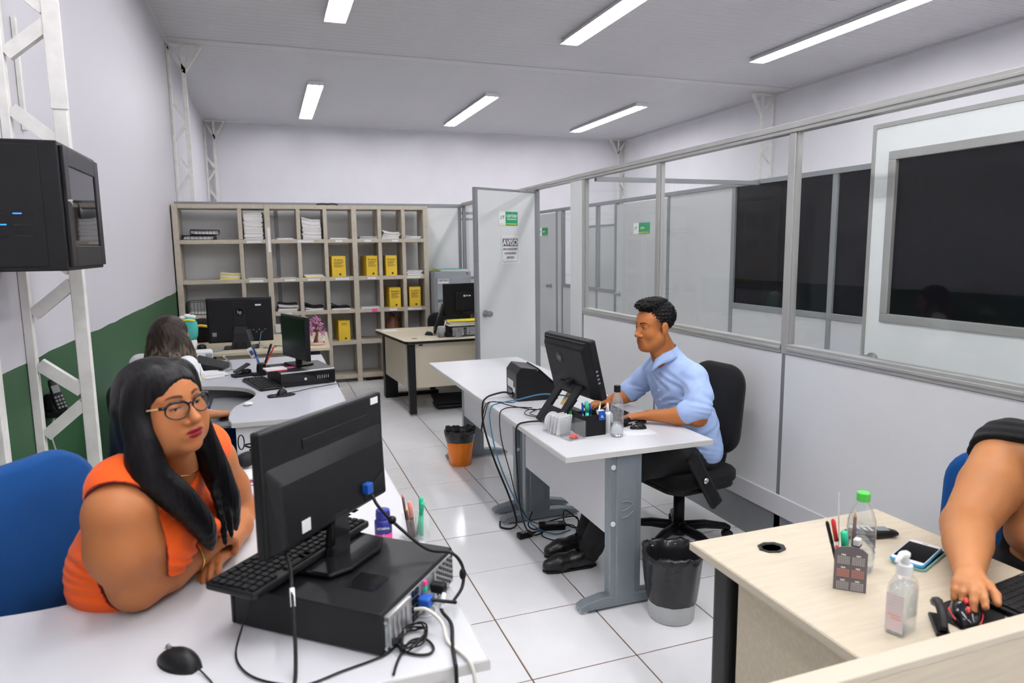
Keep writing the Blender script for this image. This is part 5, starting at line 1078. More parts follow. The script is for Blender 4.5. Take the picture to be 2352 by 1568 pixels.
def loft(mb, secs, n=4):
    V, F = [], []
    for w_, d_, z, r in secs: V += [(x,y,z) for x,y in rrect(w_,d_,r,n)]
    N = 4*(n+1); F = [(i*N+k,i*N+(k+1) % N,(i+1)*N+(k+1) % N,(i+1)*N+k) for i in range(len(secs)-1) for k in range(N)]+[tuple(range(N-1,-1,-1)),tuple((len(secs)-1)*N+k for k in range(N))]
    return mb.add(V, F)
loft(MB(), [(.070,.040,0,.008),(.074,.044,.006,.010),(.074,.044,.105,.010),(.068,.040,.120,.012),(.040,.030,.135,.012),(.026,.026,.140,.0125)]).build('bottle_body', 'pet', t, smooth=True)
loft(MB(), [(.066,.036,.004,.008),(.070,.040,.008,.010),(.070,.040,.10,.010),(.064,.036,.112,.010)]).build('gel', thin('sanitizer_gel',(.93,.95,.96),body=.18,ior=1.3), t, smooth=True)
MB().box((-.0378,-.019,.012),(-.0372,.019,.10)).build('printed_label', mat('label_pale_pink',(.78,.66,.66),.5), t)
for k in range(7): MB().box((-.0384,-.016+.0*k,.09-k*.008),(-.0379,.006+.004*(k % 3),.092-k*.008)).build('print_line', 'salmon' if k > 4 else 'paper2', t)
MB().lathe([(.0165,.138),(.0165,.160),(.012,.162)],20).build('collar', 'whitep', t); MB().lathe([(.0085,.160),(.0085,.178),(.010,.18),(.010,.188),(.006,.19)],16).build('pump_head', 'whitep', t, smooth=True)
MB().tube(spline([(.004,0,.184),(-.02,0,.188),(-.036,0,.182),(-.042,0,.176)],5),[.0075]*6+[.0065]*5+[.0055]*5,10).build('nozzle', 'whitep', t, smooth=True)
MB().cyl((0,0,.01),(0,0,.138),.003,n=8).build('dip_tube', 'acryl', t)
t = thing('desk_stapler', 'small black stapler standing beside the gaming mouse', 'stapler', (1.420,1.062,TOP), .85); MB().box((-.055,-.015,0),(.045,.015,.010)).build('base', 'black', t, bev=.003); MB().tube(spline([(-.05,0,.016),(-.02,0,.040),(.02,0,.046),(.05,0,.034)],5),[.010]*11+[.012]*5,8).build('arm', 'black', t, smooth=True)
mouse('black and red gaming mouse under the hand at the right', (1.505,1.062,TOP+.003), math.radians(222), 'blackg', 'red', 1.12, True)
t = thing('black_desk_pad', 'black mat beneath the gaming mouse', 'mouse pad', (1.535,1.07,TOP), .2); MB().prism([(.085*math.cos(a_),.062*math.sin(a_)) for a_ in np.linspace(0,2*PI,28,endpoint=False)],0,.0028).build('mat_surface', 'blackm', t)
keyboard('black keyboard at the right edge of the wood desk', (1.735,1.075,TOP), .12, .27, .13)
# ================================================================ PEOPLE (implicit surfaces meshed with surface nets)
def V3(*a): return np.array(a, np.float32)
def unit(v): v = np.array(v, float); return v/np.linalg.norm(v)
class Frame:
    def __init__(s, o, fwd, up=(0,0,1), roll=0., sc=1.):
        f = unit(fwd); r = unit(np.cross(f, up)); u = np.cross(r, f)
        c, n = math.cos(roll), math.sin(roll); r, u = r*c+u*n, u*c-r*n
        s.o = np.array(o, float); s.R = np.stack([r, f, u])*1.0; s.sc = sc
    def w(s, p): return s.o+s.sc*(np.array(p, float) @ s.R)
    def d(s, p): return np.array(p, float) @ s.R
    def loc(s, P): return ((P-s.o) @ s.R.T)/s.sc
WF = Frame((0,0,0), (0,1,0))
class Field:
    def __init__(s, lo, hi, h, fine=()):
        s.ax = []
        for i in range(3):
            c = [lo[i]]
            while c[-1] < hi[i]:
                st = h
                for a, b, hf in fine:
                    if a[i]-h < c[-1] < b[i]: st = min(st, hf)
                c.append(c[-1]+st)
            s.ax.append(np.array(c, np.float32))
        s.F = np.full([len(a) for a in s.ax], 9., np.float32)
    def sl(s, lo, hi): return tuple(slice(max(0,int(np.searchsorted(a,l))-1), int(np.searchsorted(a,h_))+1) for a, l, h_ in zip(s.ax, lo, hi))
    def P(s, q): return s.ax[0][q[0]][:,None,None], s.ax[1][q[1]][None,:,None], s.ax[2][q[2]][None,None,:]
    def blend(s, q, d, k, sub=False):
        F = s.F[q]
        if F.size == 0: return
        if sub:
            a, b = -F, d; h = np.maximum(k-np.abs(a-b),0)/max(k,1e-6); s.F[q] = -(np.minimum(a,b)-h*h*k*.25)
        else:
            h = np.maximum(k-np.abs(F-d),0)/max(k,1e-6); s.F[q] = np.minimum(F,d)-h*h*k*.25
    def cap(s, a, b, r0, r1=None, k=.02, sub=False, fr=WF, sc=(1,1,1)):
        r1 = r0 if r1 is None else r1; a, b = fr.w(a), fr.w(b); r0, r1 = r0*fr.sc, r1*fr.sc; m = max(r0,r1)+k+.03
        q = s.sl(np.minimum(a,b)-m, np.maximum(a,b)+m); X, Y, Z = s.P(q); ba = (b-a).astype(np.float32); L = float(ba@ba)+1e-12
        px, py, pz = X-a[0], Y-a[1], Z-a[2]; t = np.clip((px*ba[0]+py*ba[1]+pz*ba[2])/L,0,1)
        d = np.sqrt((px-ba[0]*t)**2+(py-ba[1]*t)**2+(pz-ba[2]*t)**2)-(r0+(r1-r0)*t)
        s.blend(q, d.astype(np.float32), k, sub)
    def ell(s, c, r, k=.02, sub=False, fr=WF, tilt=None):
        c = fr.w(c); r = np.array(r, float)*fr.sc; m = float(max(r))+k+.03
        q = s.sl(c-m, c+m); X, Y, Z = s.P(q); R = fr.R if tilt is None else tilt @ fr.R
        x, y, z = X-c[0], Y-c[1], Z-c[2]
        l = [(x*R[i,0]+y*R[i,1]+z*R[i,2])/r[i] for i in range(3)]
        k0 = np.sqrt(l[0]**2+l[1]**2+l[2]**2); k1 = np.sqrt((l[0]/r[0])**2+(l[1]/r[1])**2+(l[2]/r[2])**2)+1e-6
        s.blend(q, (k0*(k0-1)/k1).astype(np.float32), k, sub)
    def chain(s, pts, rs, k=.02, fr=WF):
        for i in range(len(pts)-1): s.cap(pts[i], pts[i+1], rs[i], rs[i+1], k, fr=fr)
    def half(s, p, n_, k=.004, lo=None, hi=None):        # remove everything on the +n side of the plane
        n_ = unit(n_); q = s.sl(lo, hi) if lo is not None else (slice(None),)*3
        X, Y, Z = s.P(q); d = -((X-p[0])*n_[0]+(Y-p[1])*n_[1]+(Z-p[2])*n_[2]); s.blend(q, (d+np.zeros_like(s.F[q])).astype(np.float32), k, True)
    def bump(s, fn, lo=None, hi=None):
        q = s.sl(lo, hi) if lo is not None else (slice(None),)*3; X, Y, Z = s.P(q); s.F[q] += fn(X, Y, Z).astype(np.float32)
    def at(s, p):
        q = [min(max(int(np.searchsorted(a, v)),0),len(a)-1) for a, v in zip(s.ax, p)]; return float(s.F[tuple(q)])
    def mesh(s, relax=1):
        F = s.F; S_ = F < 0; nx, ny, nz = F.shape
        c8 = [S_[i:nx-1+i,j:ny-1+j,k:nz-1+k] for i in (0,1) for j in (0,1) for k in (0,1)]
        tot = np.zeros(c8[0].shape, np.int8)
        for c in c8: tot += c
        act = (tot > 0) & (tot < 8); I = np.argwhere(act); idx = np.full(act.shape, -1, np.int32); idx[act] = np.arange(len(I))
        acc = np.zeros((len(I),3)); cnt = np.zeros(len(I))
        off = [(i,j,k) for i in (0,1) for j in (0,1) for k in (0,1)]
        A = [s.ax[i].astype(float) for i in range(3)]
        for a in off:
            for ax in range(3):
                if a[ax]: continue
                b = list(a); b[ax] = 1
                ia = I+a; ib = I+b; fa = F[tuple(ia.T)].astype(float); fb = F[tuple(ib.T)].astype(float)
                m = (fa < 0) != (fb < 0); t = fa[m]/(fa[m]-fb[m])
                pa = np.stack([A[i][ia[m,i]] for i in range(3)],1); pb = np.stack([A[i][ib[m,i]] for i in range(3)],1)
                acc[m] += pa+(pb-pa)*t[:,None]; cnt[m] += 1
        V = acc/cnt[:,None]; Q = []
        for ax in range(3):
            lo = [slice(0,F.shape[i]-1) if i == ax else slice(1,F.shape[i]-1) for i in range(3)]
            hi = list(lo); hi[ax] = slice(1,F.shape[ax])
            sa, sb = S_[tuple(lo)], S_[tuple(hi)]; e = np.argwhere(sa != sb)
            base = e+[0 if i == ax else 1 for i in range(3)]; u, v = (ax+1) % 3, (ax+2) % 3
            def g(du, dv):
                c = base.copy(); c[:,u] -= du; c[:,v] -= dv; return idx[tuple(c.T)]
            q = np.stack([g(1,1),g(0,1),g(0,0),g(1,0)],1); fl = sb[tuple(e.T)]; q[fl] = q[fl][:,::-1]; Q.append(q)
        Q = np.concatenate(Q); Q = Q[(Q >= 0).all(1)]
        for _ in range(relax):
            ac = np.zeros_like(V); cn = np.zeros(len(V))
            for a, b in ((0,1),(1,2),(2,3),(3,0)):
                np.add.at(ac, Q[:,a], V[Q[:,b]]); np.add.at(ac, Q[:,b], V[Q[:,a]]); np.add.at(cn, Q[:,a], 1); np.add.at(cn, Q[:,b], 1)
            V = V*.5+.5*ac/np.maximum(cn,1)[:,None]
        return V, Q
def field_obj(name, fld, m, parent, color=None, relax=1):
    V, Q = fld.mesh(relax); inv = PM[parent.name].inverted(); o3 = np.array(inv.to_3x3()); tr = np.array(inv.translation)
    me = bpy.data.meshes.new(name); W = V @ o3.T+tr
    me.vertices.add(len(W)); me.vertices.foreach_set('co', W.astype(np.float32).ravel())
    me.loops.add(Q.size); me.loops.foreach_set('vertex_index', Q.astype(np.int32).ravel())
    me.polygons.add(len(Q)); me.polygons.foreach_set('loop_start', np.arange(0,Q.size,4,dtype=np.int32)); me.polygons.foreach_set('loop_total', np.full(len(Q),4,np.int32))
    me.polygons.foreach_set('use_smooth', np.ones(len(Q),bool)); me.update(calc_edges=True); me.validate()
    if color is not None:
        a = me.attributes.new('Col','FLOAT_COLOR','POINT'); c = np.ones((len(V),4),np.float32); c[:,:3] = color(V); a.data.foreach_set('color', c.ravel())
    return link(name, me, m, parent)
def head(S, fr, fat=0., lid=.0045, ear=True, lipw=1., nose=1., lidz=-.0015):
    E = lambda c, r, k=.02, sub=False: S.ell(c, r, k, sub, fr)
    Cp = lambda a, b, r0, r1=None, k=.02, sub=False: S.cap(a, b, r0, r1, k, sub, fr)
    E((0,-.018,.036),(.073,.094,.074),.0); E((0,.035,.032),(.060,.054,.058),.03)
    E((0,.030,-.030),(.060+fat*.6,.060,.072),.03); E((0,.030,-.082),(.045+fat*1.3,.052,.034+fat*.4),.03); E((0,.070,-.106),(.019+fat*.6,.016,.016),.02)
    for s_ in (-1,1):
        E((s_*.037,.057,-.036),(.026+fat,.022,.027+fat),.022); Cp((s_*.012,.082,.021),(s_*.046,.066,.021),.008,.007,.014)
    for s_ in (-1,1):
        E((s_*.031,.098,.000),(.019,.016,.0115),.012,True)
    for s_ in (-1,1): E((s_*.031,.0735,.000),(.0150,.0138,.0120),.004)
    Cp((0,.083,.012),(0,.104*1.0+.004*(nose-1),-.036),.0065,.0105*nose,.012); E((0,.106,-.038),(.0125*nose,.011,.0098),.007)
    for s_ in (-1,1): E((s_*.0135*nose,.093,-.0425),(.0088*nose,.011,.0078),.006); E((s_*.0068,.102,-.0495),(.0042,.006,.0035),.003,True)
    E((0,.082,-.071),(.030,.012,.022),.012)
    E((-.008*lipw,.0872,-.0668),(.016*lipw,.0085,.0052),.005); E((.008*lipw,.0872,-.0668),(.016*lipw,.0085,.0052),.005); E((0,.0866,-.0782),(.019*lipw,.0095,.0066),.005)
    Cp((-.024*lipw,.086,-.0725),(0,.0975,-.0718),.0016,.0018,.003,True); Cp((.024*lipw,.086,-.0725),(0,.0975,-.0718),.0016,.0018,.003,True)
    if lid:
        for s_ in (-1,1): E((s_*.031,.089,lidz),(.0125,.010,lid),.002,True)
    if ear:
        for s_ in (-1,1):
            E((s_*.0745,-.014,-.010),(.0085,.020,.032),.008); E((s_*.084,-.010,-.008),(.0065,.011,.019),.004,True); E((s_*.074,-.004,-.014),(.006,.007,.009),.004)
def face_color(fr, skin, lip, brow, lipw=1., browz=.0225, fade=None, lash=None):
    skin, lip, brow = (np.array(lin(c)[:3]) for c in (skin, lip, brow))
    def f(V):
        L = fr.loc(V); x, y, z = L[:,0], L[:,1], L[:,2]; ax = np.abs(x); C = np.tile(skin, (len(V),1))
        e1 = ((ax-.007*lipw)/(.0160*lipw))**2+((z+.0673)/.0054)**2; e2 = (x/(.0195*lipw))**2+((z+.0777)/.0070)**2
        w1 = np.clip((1.1-np.minimum(e1,e2))/.35,0,1)*(y > .07); C = C*(1-w1[:,None])+lip*w1[:,None]
        t = np.clip((ax-.014)/.034,0,1); zb = browz+.006*np.sin(t*2.4)-.003*t; w_ = .0044*(1-.5*t)
        w2 = np.clip((w_-np.abs(z-zb))/.0022+.35,0,.92)*np.clip((ax-.011)/.004,0,1)*np.clip((.051-ax)/.006,0,1)*(y > .045); C = C*(1-w2[:,None])+brow*w2[:,None]
        if lash is not None:
            u = (ax-.031)/.0135; zl = lash[0]+(lash[1]+.0008)*np.sqrt(np.maximum(0,1-u*u)); C[(np.abs(u) < 1) & (np.abs(z-zl) < .0013) & (y > .07)] = brow*.6
        if fade is not None: C = fade(L, C)
        return C
    return f
def eyes(t, fr, look=(0,0), white='#b8aea8'):
    wm_ = mat('eye_white', white, .25); im = mat('eye_iris', (.018,.010,.007), .15)
    for s_ in (-1,1):
        c = fr.w((s_*.031,.0735,0)); MB().ball(tuple(c), .0122*fr.sc, 16, 12).build('eye', wm_, t, smooth=True, world=True)
        d = unit(fr.d((look[0],1,look[1]))); MB().ball(tuple(c+d*.0068*fr.sc), .0067*fr.sc, 12, 8).build('iris', im, t, smooth=True, world=True)
def hand(S, w_, d, n_, side, curl=(.35,.5,.35), spread=.12, thumb=(.9,.35), L=1., rad=1., k=.008, curls=None):
    w_, d, n_ = np.array(w_,float), unit(d), unit(n_); s_ = unit(np.cross(d, n_))*side; n_ = unit(np.cross(s_*side, d))   # s_ points to the thumb side
    tips = []
    for i, (o_, ln, mc) in enumerate(((.027,.070,.088),(.009,.078,.090),(-.009,.072,.085),(-.026,.056,.078))):
        kn = w_+d*mc*L+s_*o_*L+n_*(.004-.003*abs(i-1.3)); b = w_+d*.012+s_*o_*.45*L
        S.cap(b, kn, .015*rad, .0118*rad, .014)
        c = curls[i] if curls else curl; a_ = 0.; p = kn; dd = unit(d+s_*spread*(1.2-i)*.7)
        for j, f in enumerate((.44,.31,.25)):
            a_ += c[j]; v = dd*math.cos(a_)-n_*math.sin(a_); e = p+v*ln*L*f*1.06
            S.cap(p, e, (.0098-.0009*j)*rad, (.0092-.0009*j)*rad, k if j == 0 else .004); p = e
        tips.append(p)
    a0 = w_+d*.022*L+s_*.016*L; k1 = w_+d*.048*L+s_*.044*L-n_*.008; v = unit(d*thumb[0]+s_*.55-n_*thumb[1]); k2 = k1+v*.034*L; v2 = unit(d*(thumb[0]+.2)+s_*.15-n_*(thumb[1]+.15)); e = k2+v2*.028*L
    S.cap(a0, k1, .016*rad, .0125*rad, .014); S.cap(k1, k2, .0118*rad, .0105*rad, .006); S.cap(k2, e, .0105*rad, .0085*rad, .004)
    S.ell(w_+d*.045*L, (.012,.012,.012), .02)
    return tips, e
def sch(S, pts, rs, k=.02, n=4):
    P = [np.array(p, float) for p in pts]; Q = [tuple(q) for q in spline([tuple(p) for p in P], n)]; m = len(P)-1
    S.chain(Q, [float(np.interp(i/n, range(m+1), rs)) for i in range(len(Q))], k)
def folds(amp, pts, freq=90.):
    # gentle cloth folds radiating around given centres
    def f(X, Y, Z):
        o_ = 0
        for (c, nx_, ny_, nz_, r) in pts:
            u = (X-c[0])*nx_+(Y-c[1])*ny_+(Z-c[2])*nz_; r2 = (X-c[0])**2+(Y-c[1])**2+(Z-c[2])**2
            o_ = o_+np.sin(u*freq+18*(X+Y)+9*np.sin(Z*23))*np.exp(-r2/(r*r))
        return amp*o_
    return f
skin_m = attr_mat('skin', .48, .35, sss=.06, bump=.05, bscale=500)
def hairmat(name, col, col2=None, rough=.38):
    m = mat(name, col, rough, spec=.2, bump=.35, bscale=260, stretch=(1,1,.04), var=.35 if col2 is None else .1, vscale=60)
    if col2 is not None:
        nt = m.node_tree; tc = nt.nodes.new('ShaderNodeTexCoord'); mp = nt.nodes.new('ShaderNodeMapping'); mp.inputs['Scale'].default_value = (1,1,.05); n = nt.nodes.new('ShaderNodeTexNoise'); n.inputs['Scale'].default_value = 55
        nt.links.new(tc.outputs['Object'], mp.inputs[0]); nt.links.new(mp.outputs[0], n.inputs['Vector'])
        sp = nt.nodes.new('ShaderNodeSeparateXYZ'); nt.links.new(tc.outputs['Object'], sp.inputs[0])
        mr = nt.nodes.new('ShaderNodeMapRange'); mr.inputs['From Min'].default_value = 1.14; mr.inputs['From Max'].default_value = .86; nt.links.new(sp.outputs['Z'], mr.inputs['Value'])
        mu = nt.nodes.new('ShaderNodeMath'); mu.operation = 'MULTIPLY'; r2 = nt.nodes.new('ShaderNodeMapRange'); r2.inputs['From Min'].default_value = .45; r2.inputs['From Max'].default_value = .62; nt.links.new(n.outputs['Fac'], r2.inputs['Value'])
        nt.links.new(mr.outputs[0], mu.inputs[0]); nt.links.new(r2.outputs[0], mu.inputs[1])
        mx = nt.nodes.new('ShaderNodeMix'); mx.data_type = 'RGBA'; mx.inputs['A'].default_value = lin(col); mx.inputs['B'].default_value = lin(col2); nt.links.new(mu.outputs[0], mx.inputs['Factor']); nt.links.new(mx.outputs['Result'], nt.nodes['Principled BSDF'].inputs['Base Color'])
    return m
hair_black = hairmat('hair_black', (.0045,.004,.0045), rough=.42)
def strands(amp, f=900.):
    return lambda X, Y, Z: amp*(np.sin(X*f*.31+Y*f*.23+7*np.sin(Z*6))+np.sin(X*f*.17-Y*f*.37+5*np.sin(Z*5+1)))
# ---------------------------------------------------------------- woman in the orange blouse
t = thing('person', 'woman in orange sleeveless blouse and black glasses leaning on the desk', 'person', (-.46,2.0,0))
fA = unit((.70,-.71,.10)); fr = Frame(np.array((-.203,1.80,1.252))-.085*fA, fA, roll=-.10)
fb = unit((.93,-.36,0)); rb = np.array((fb[1],-fb[0],0)); BF = Frame((-.335,1.965,.92), fb+np.array((0,0,-.3)))
sh_n, mi_n, el_n, wr_n = (-.362,1.778,1.005), (-.360,1.778,.92), (-.348,1.818,.806), (-.212,1.945,.808)
sh_f, el_f, wr_f = (-.185,2.175,1.0), (-.118,2.262,.80), (-.150,2.03,.774)
def torso(S, g=0.):
    S.ell((0,0,0), (.180+g,.120+g,.165+g), 0., fr=BF)
    S.cap((-.360,1.805,1.052),(-.205,2.150,1.040),.062+g,.056+g,.06)
    for s_ in (-1,1): S.ell((s_*.082,.085,-.02), (.085+g,.078+g,.085+g), .035, fr=BF)
    S.ell((-.395,1.985,.78), (.142+g,.165+g,.16+g), .06); S.ell((-.42,2.0,.60), (.135+g,.195+g,.15+g), .05)
    S.cap((-.30,1.94,1.06),(-.285,1.925,1.10),.062+g,.055+g,.03)
S = Field((-.78,1.60,.50),(.02,2.42,1.43),.006,[((-.37,1.74,1.11),(-.14,1.98,1.40),.0024),((-.24,1.88,.74),(-.08,2.13,.88),.003)])
torso(S, -.012)
S.cap(fr.w((0,-.025,-.07)), (-.29,1.935,1.06), .052, .060, .03); S.cap(fr.w((0,.01,-.10)), (-.245,1.925,1.06), .036, .045, .03)
S.chain([(-.35,1.82,1.03),sh_n,mi_n,el_n],[.058,.074,.079,.062],.03); S.chain([el_n,(-.285,1.880,.805),wr_n],[.061,.054,.033],.02)
S.chain([(-.21,2.13,1.02),sh_f,(-.150,2.225,.89),el_f],[.055,.060,.056,.046],.03); S.chain([el_f,(-.128,2.16,.785),wr_f],[.045,.041,.028],.02)
head(S, fr, .010, lid=.0026, lipw=1.06, nose=1.14, lidz=-.0045)
for s_ in (-1,1): S.ell((s_*.046,.030,-.070),(.024,.035,.034),.03,fr=fr)
hand(S, wr_n, (.72,.66,.16), (-.30,-.02,.95), -1, (.75,1.0,.6), .03, (.75,.55), .92, 1.08)
hand(S, wr_f, (-.42,-.85,-.05), (-.35,.2,.9), 1, (.25,.35,.25), .05, (.9,.2), .9)
field_obj('body', S, skin_m, t, face_color(fr, '#ad6c40', '#7e0e1d', '#1a100c', 1.06, lash=(-.0045,.0026)))
eyes(t, fr, (.0,-.45))
B = Field((-.80,1.60,.40),(.02,2.42,1.16),.0042)
torso(B, .005); B.cap((-.355,1.815,1.056),(-.205,2.15,1.045),.073,.066,.05)
B.bump(folds(.005, [((-.28,1.86,.88),.5,.5,.7,.12),((-.42,1.88,.74),.2,.3,1,.12),((-.22,1.98,.84),.6,.6,.2,.10),((-.45,1.85,.92),.4,.2,.8,.10)], 75.))
A0, A1, A2 = np.array((-.366,1.728,1.005)), np.array((-.366,1.745,.925)), np.array(el_n)
B.cap(A0, A1, .088, .100, .004, True); B.cap(A1, A2, .100, .072, .004, True)
B.cap((-.155,2.225,1.0), (-.140,2.25,.89), .074, .076, .006, True)
B.cap((-.262,1.915,1.085),(-.175,1.885,.985),.060,.024,.01,True); B.cap((-.30,1.935,1.05),(-.285,1.925,1.18),.070,.085,.01,True); B.cap((-.175,1.885,.985),(-.150,1.883,.925),.022,.006,.008,True)
B.ell((-.172,1.895,.900),(.020,.034,.02),.006); B.ell((-.158,1.91,.885),(.012,.014,.022),.004)
def segd(V, a, b, r0, r1):
    ba = b-a; tt = np.clip(((V-a) @ ba)/(ba @ ba),0,1); return np.linalg.norm(V-a-tt[:,None]*ba,axis=1)-(r0+(r1-r0)*tt)
def bc(V):
    C = np.tile(np.array((.88,.115,.012)), (len(V),1)); d = np.minimum(segd(V,A0,A1,.088,.100), segd(V,A1,A2,.100,.072)); w_ = np.clip((.0055-d)/.002,0,1)[:,None]; return C*(1-w_)+np.array((.16,.008,.02))*w_
field_obj('blouse', B, attr_mat('orange_cloth', .75, .2, bump=.15, bscale=600, sheen=.1), t, bc)
G = Field((-.78,1.66,.40),(.05,2.36,.64),.012)
G.chain([(-.42,1.90,.56),(-.10,1.84,.56)],[.10,.075]); G.chain([(-.42,2.10,.56),(-.08,2.14,.56)],[.10,.075]); G.ell((-.42,2.0,.56),(.13,.19,.10),.05)
field_obj('trousers', G, 'blackfab', t)
G = Field((-.16,1.74,-.01),(.16,2.24,.60),.010)
for y in (1.84,2.14): G.chain([(-.09,y,.56),(-.05,y,.10)],[.072,.05]); G.chain([(-.06,y,.045),(.10,y,.035)],[.045,.035])
field_obj('lower_legs', G, 'blackfab', t)
Hh = Field((-.48,1.70,.80),(-.06,2.08,1.42),.0036)
Hh.ell((0,-.018,.038),(.084,.112,.083),0.,fr=fr); Hh.ell((0,.100,-.034),(.060,.090,.094),.012,True,fr=fr)
sch(Hh, [fr.w((.040,.040,.092)),fr.w((.072,.018,.055)),fr.w((.080,.008,-.01)),(-.300,1.790,1.17),(-.296,1.782,1.10),(-.236,1.800,1.015),(-.192,1.830,.93),(-.176,1.852,.855)],[.014,.022,.027,.033,.037,.033,.026,.006],.02)
sch(Hh, [fr.w((-.040,.040,.092)),fr.w((-.070,.018,.05)),fr.w((-.079,.004,-.04)),(-.176,1.935,1.10),(-.158,1.955,1.02),(-.136,1.965,.94),(-.122,1.972,.85)],[.012,.020,.024,.028,.030,.026,.005],.02)
sch(Hh, [(-.168,1.925,1.0),(-.150,1.90,.90),(-.146,1.905,.83)],[.010,.008,.002],.01); sch(Hh, [(-.16,1.95,1.0),(-.138,1.93,.90),(-.130,1.935,.84)],[.012,.010,.002],.01)
sch(Hh, [fr.w((0,-.09,.02)),(-.335,1.91,1.16),(-.355,1.92,1.06),(-.37,1.94,.95)],[.05,.048,.042,.025],.03); Hh.chain([fr.w((.05,-.05,.0)),(-.318,1.85,1.13)],[.042,.040],.03)
Hh.cap(fr.w((0,.070,.118)), fr.w((0,-.06,.126)), .003, .002, .006, True)
Hh.bump(strands(.0005, 1400.))
field_obj('hair', Hh, hair_black, t)
ring = lambda s_, w_=.0285, h_=.0205: [tuple(fr.w((s_*(.0340+w_*math.cos(a)*(1+.06*math.sin(a))), .1005-.013*max(0,math.cos(a)), -.006+h_*math.sin(a)+.007*max(0,math.cos(a))*max(0,math.sin(a))))) for a in np.linspace(0,2*PI,30,endpoint=False)]
rrad = [.0019+.0017*max(0,math.sin(a)) for a in np.linspace(0,2*PI,30,endpoint=False)]
g_ = MB().tube(ring(1),rrad,6,closed=True).build('glasses', 'blackg', t, smooth=True, world=True)
MB().tube(ring(-1),rrad,6,closed=True).build('rim', 'blackg', g_, smooth=True, world=True)
MB().tube([tuple(fr.w(p)) for p in ((-.008,.1015,.003),(0,.104,.006),(.008,.1015,.003))],.0026,6).build('bridge', 'blackg', g_, smooth=True, world=True)
for s_ in (-1,1):
    MB().tube([tuple(fr.w(p)) for p in ((s_*.060,.088,.007),(s_*.070,.078,.009))],.0042,8).build('hinge', 'blackg', g_, smooth=True, world=True)
    MB().tube([tuple(fr.w(p)) for p in ((s_*.069,.080,.009),(s_*.079,.03,.006),(s_*.083,-.01,.004))],.0018,6).build('temple', 'wood', g_, smooth=True, world=True)
    r = ring(s_); MB().add(r, [tuple(range(len(r)))]).build('lens', thin('spectacle_lens') if 'spectacle_lens' not in MAT else MAT['spectacle_lens'], g_, world=True)
gold = mat('gold',(.72,.48,.12),.25,metal=1.)
p0_ = np.array((-.285,1.880,.805)); ax_ = unit(np.array(wr_n)-p0_); u_ = unit(np.cross(ax_,(0,0,1))); v_ = np.cross(ax_,u_); c_ = np.array(wr_n)*.78+p0_*.22
MB().tube([tuple(c_+(u_*math.cos(a)+v_*math.sin(a))*.0405) for a in np.linspace(0,2*PI,30,endpoint=False)],.0032,7,closed=True).build('bracelet', gold, t, smooth=True, world=True)
nk = []
for a in np.linspace(-1.9,1.9,30):
    d = fb*math.cos(a)+rb*math.sin(a); p = np.array((-.285,1.928,1.068+.018*(1-math.cos(a))))-np.array((0,0,.02))*math.cos(a)
    r = .03
    while r < .13 and S.at(p+d*r) < .002: r += .002
    nk.append(tuple(p+d*(r+.001)))
MB().tube(nk,.0014,5).build('necklace', gold, t, smooth=True, world=True)
# ---------------------------------------------------------------- young man in the blue shirt
t = thing('person', 'young man in light blue shirt working at the easel computer', 'person', (2.08,3.04,0))
fm = unit((-.99,-.10,-.05)); fr = Frame(np.array((1.753,3.0,1.214))-.085*fm, fm, sc=1.0)
sh_n, el_n, wr_n = (1.985,2.845,.955), (1.945,2.760,.785), (1.752,2.905,.782)
sh_f, el_f, wr_f = (1.960,3.195,.955), (1.885,3.305,.802), (1.745,3.29,.782)
TB = Frame((1.985,3.02,.86), unit((-.93,0,-.36)))
def mtorso(S, g=0.):
    S.ell((0,0,0), (.165+g,.105+g,.20+g), 0., fr=TB); S.cap((1.975,2.87,.965),(1.955,3.17,.965),.055+g,.055+g,.05); S.cap((1.945,3.015,1.03),(1.98,2.88,.975),.048+g,.052+g,.04); S.cap((1.945,3.015,1.03),(1.965,3.15,.975),.048+g,.052+g,.04)
    S.ell((2.09,3.02,.66), (.12+g,.155+g,.17+g), .08); S.ell((2.105,3.02,.55), (.125+1.6*g,.165+2*g,.12+g), .05)
    S.cap((1.93,3.01,1.03),(1.905,3.005,1.085),.06+g,.05+g,.04)
S = Field((1.55,2.62,.48),(2.30,3.45,1.38),.006,[((1.73,2.90,1.08),(1.95,3.11,1.36),.0026),((1.58,2.88,.74),(1.78,3.34,.83),.0032)])
mtorso(S, -.012)
S.cap(fr.w((0,-.03,-.06)), (1.925,3.01,1.05), .050, .056, .03); S.cap(fr.w((0,.005,-.10)), (1.875,3.0,1.045), .030, .042, .03)
S.chain([sh_n,(1.968,2.795,.88),el_n],[.046,.046,.040],.03); S.chain([el_n,(1.865,2.815,.79),wr_n],[.042,.041,.027],.02)
S.chain([sh_f,(1.93,3.255,.89),el_f],[.046,.046,.040],.03); S.chain([el_f,(1.83,3.30,.795),wr_f],[.042,.040,.027],.02)
head(S, fr, .0, lid=.0036, lipw=.95, nose=1.1)
S.cap((.050,.0,-.062),(.026,.052,-.104),.020,.018,.035,fr=fr); S.cap((-.050,.0,-.062),(-.026,.052,-.104),.020,.018,.035,fr=fr)
hand(S, wr_n, (-.93,.36,-.04), (.05,.1,1), 1, (.30,.45,.35), .10, (.9,.3), 1.)
hand(S, wr_f, (-.98,-.15,-.04), (.05,0,1), -1, (.30,.45,.35), .10, (.9,.3), 1.)
hcol = np.array((.045,.028,.018))
def fade(L, C):
    x, y, z = L.T; m = np.clip((z-(.75*y-.030))/.045,0,1)*np.clip((.050-y)/.02,0,1)*(np.abs(x) > .045)*(np.abs(x) < .0735)*np.clip((z+.03)/.02,0,1)
    return C*(1-.7*m[:,None])+hcol*.7*m[:,None]
field_obj('body', S, skin_m, t, face_color(fr, '#a96838', '#9a5040', '#150d09', .95, .0215, fade, lash=(-.0015,.0036)))
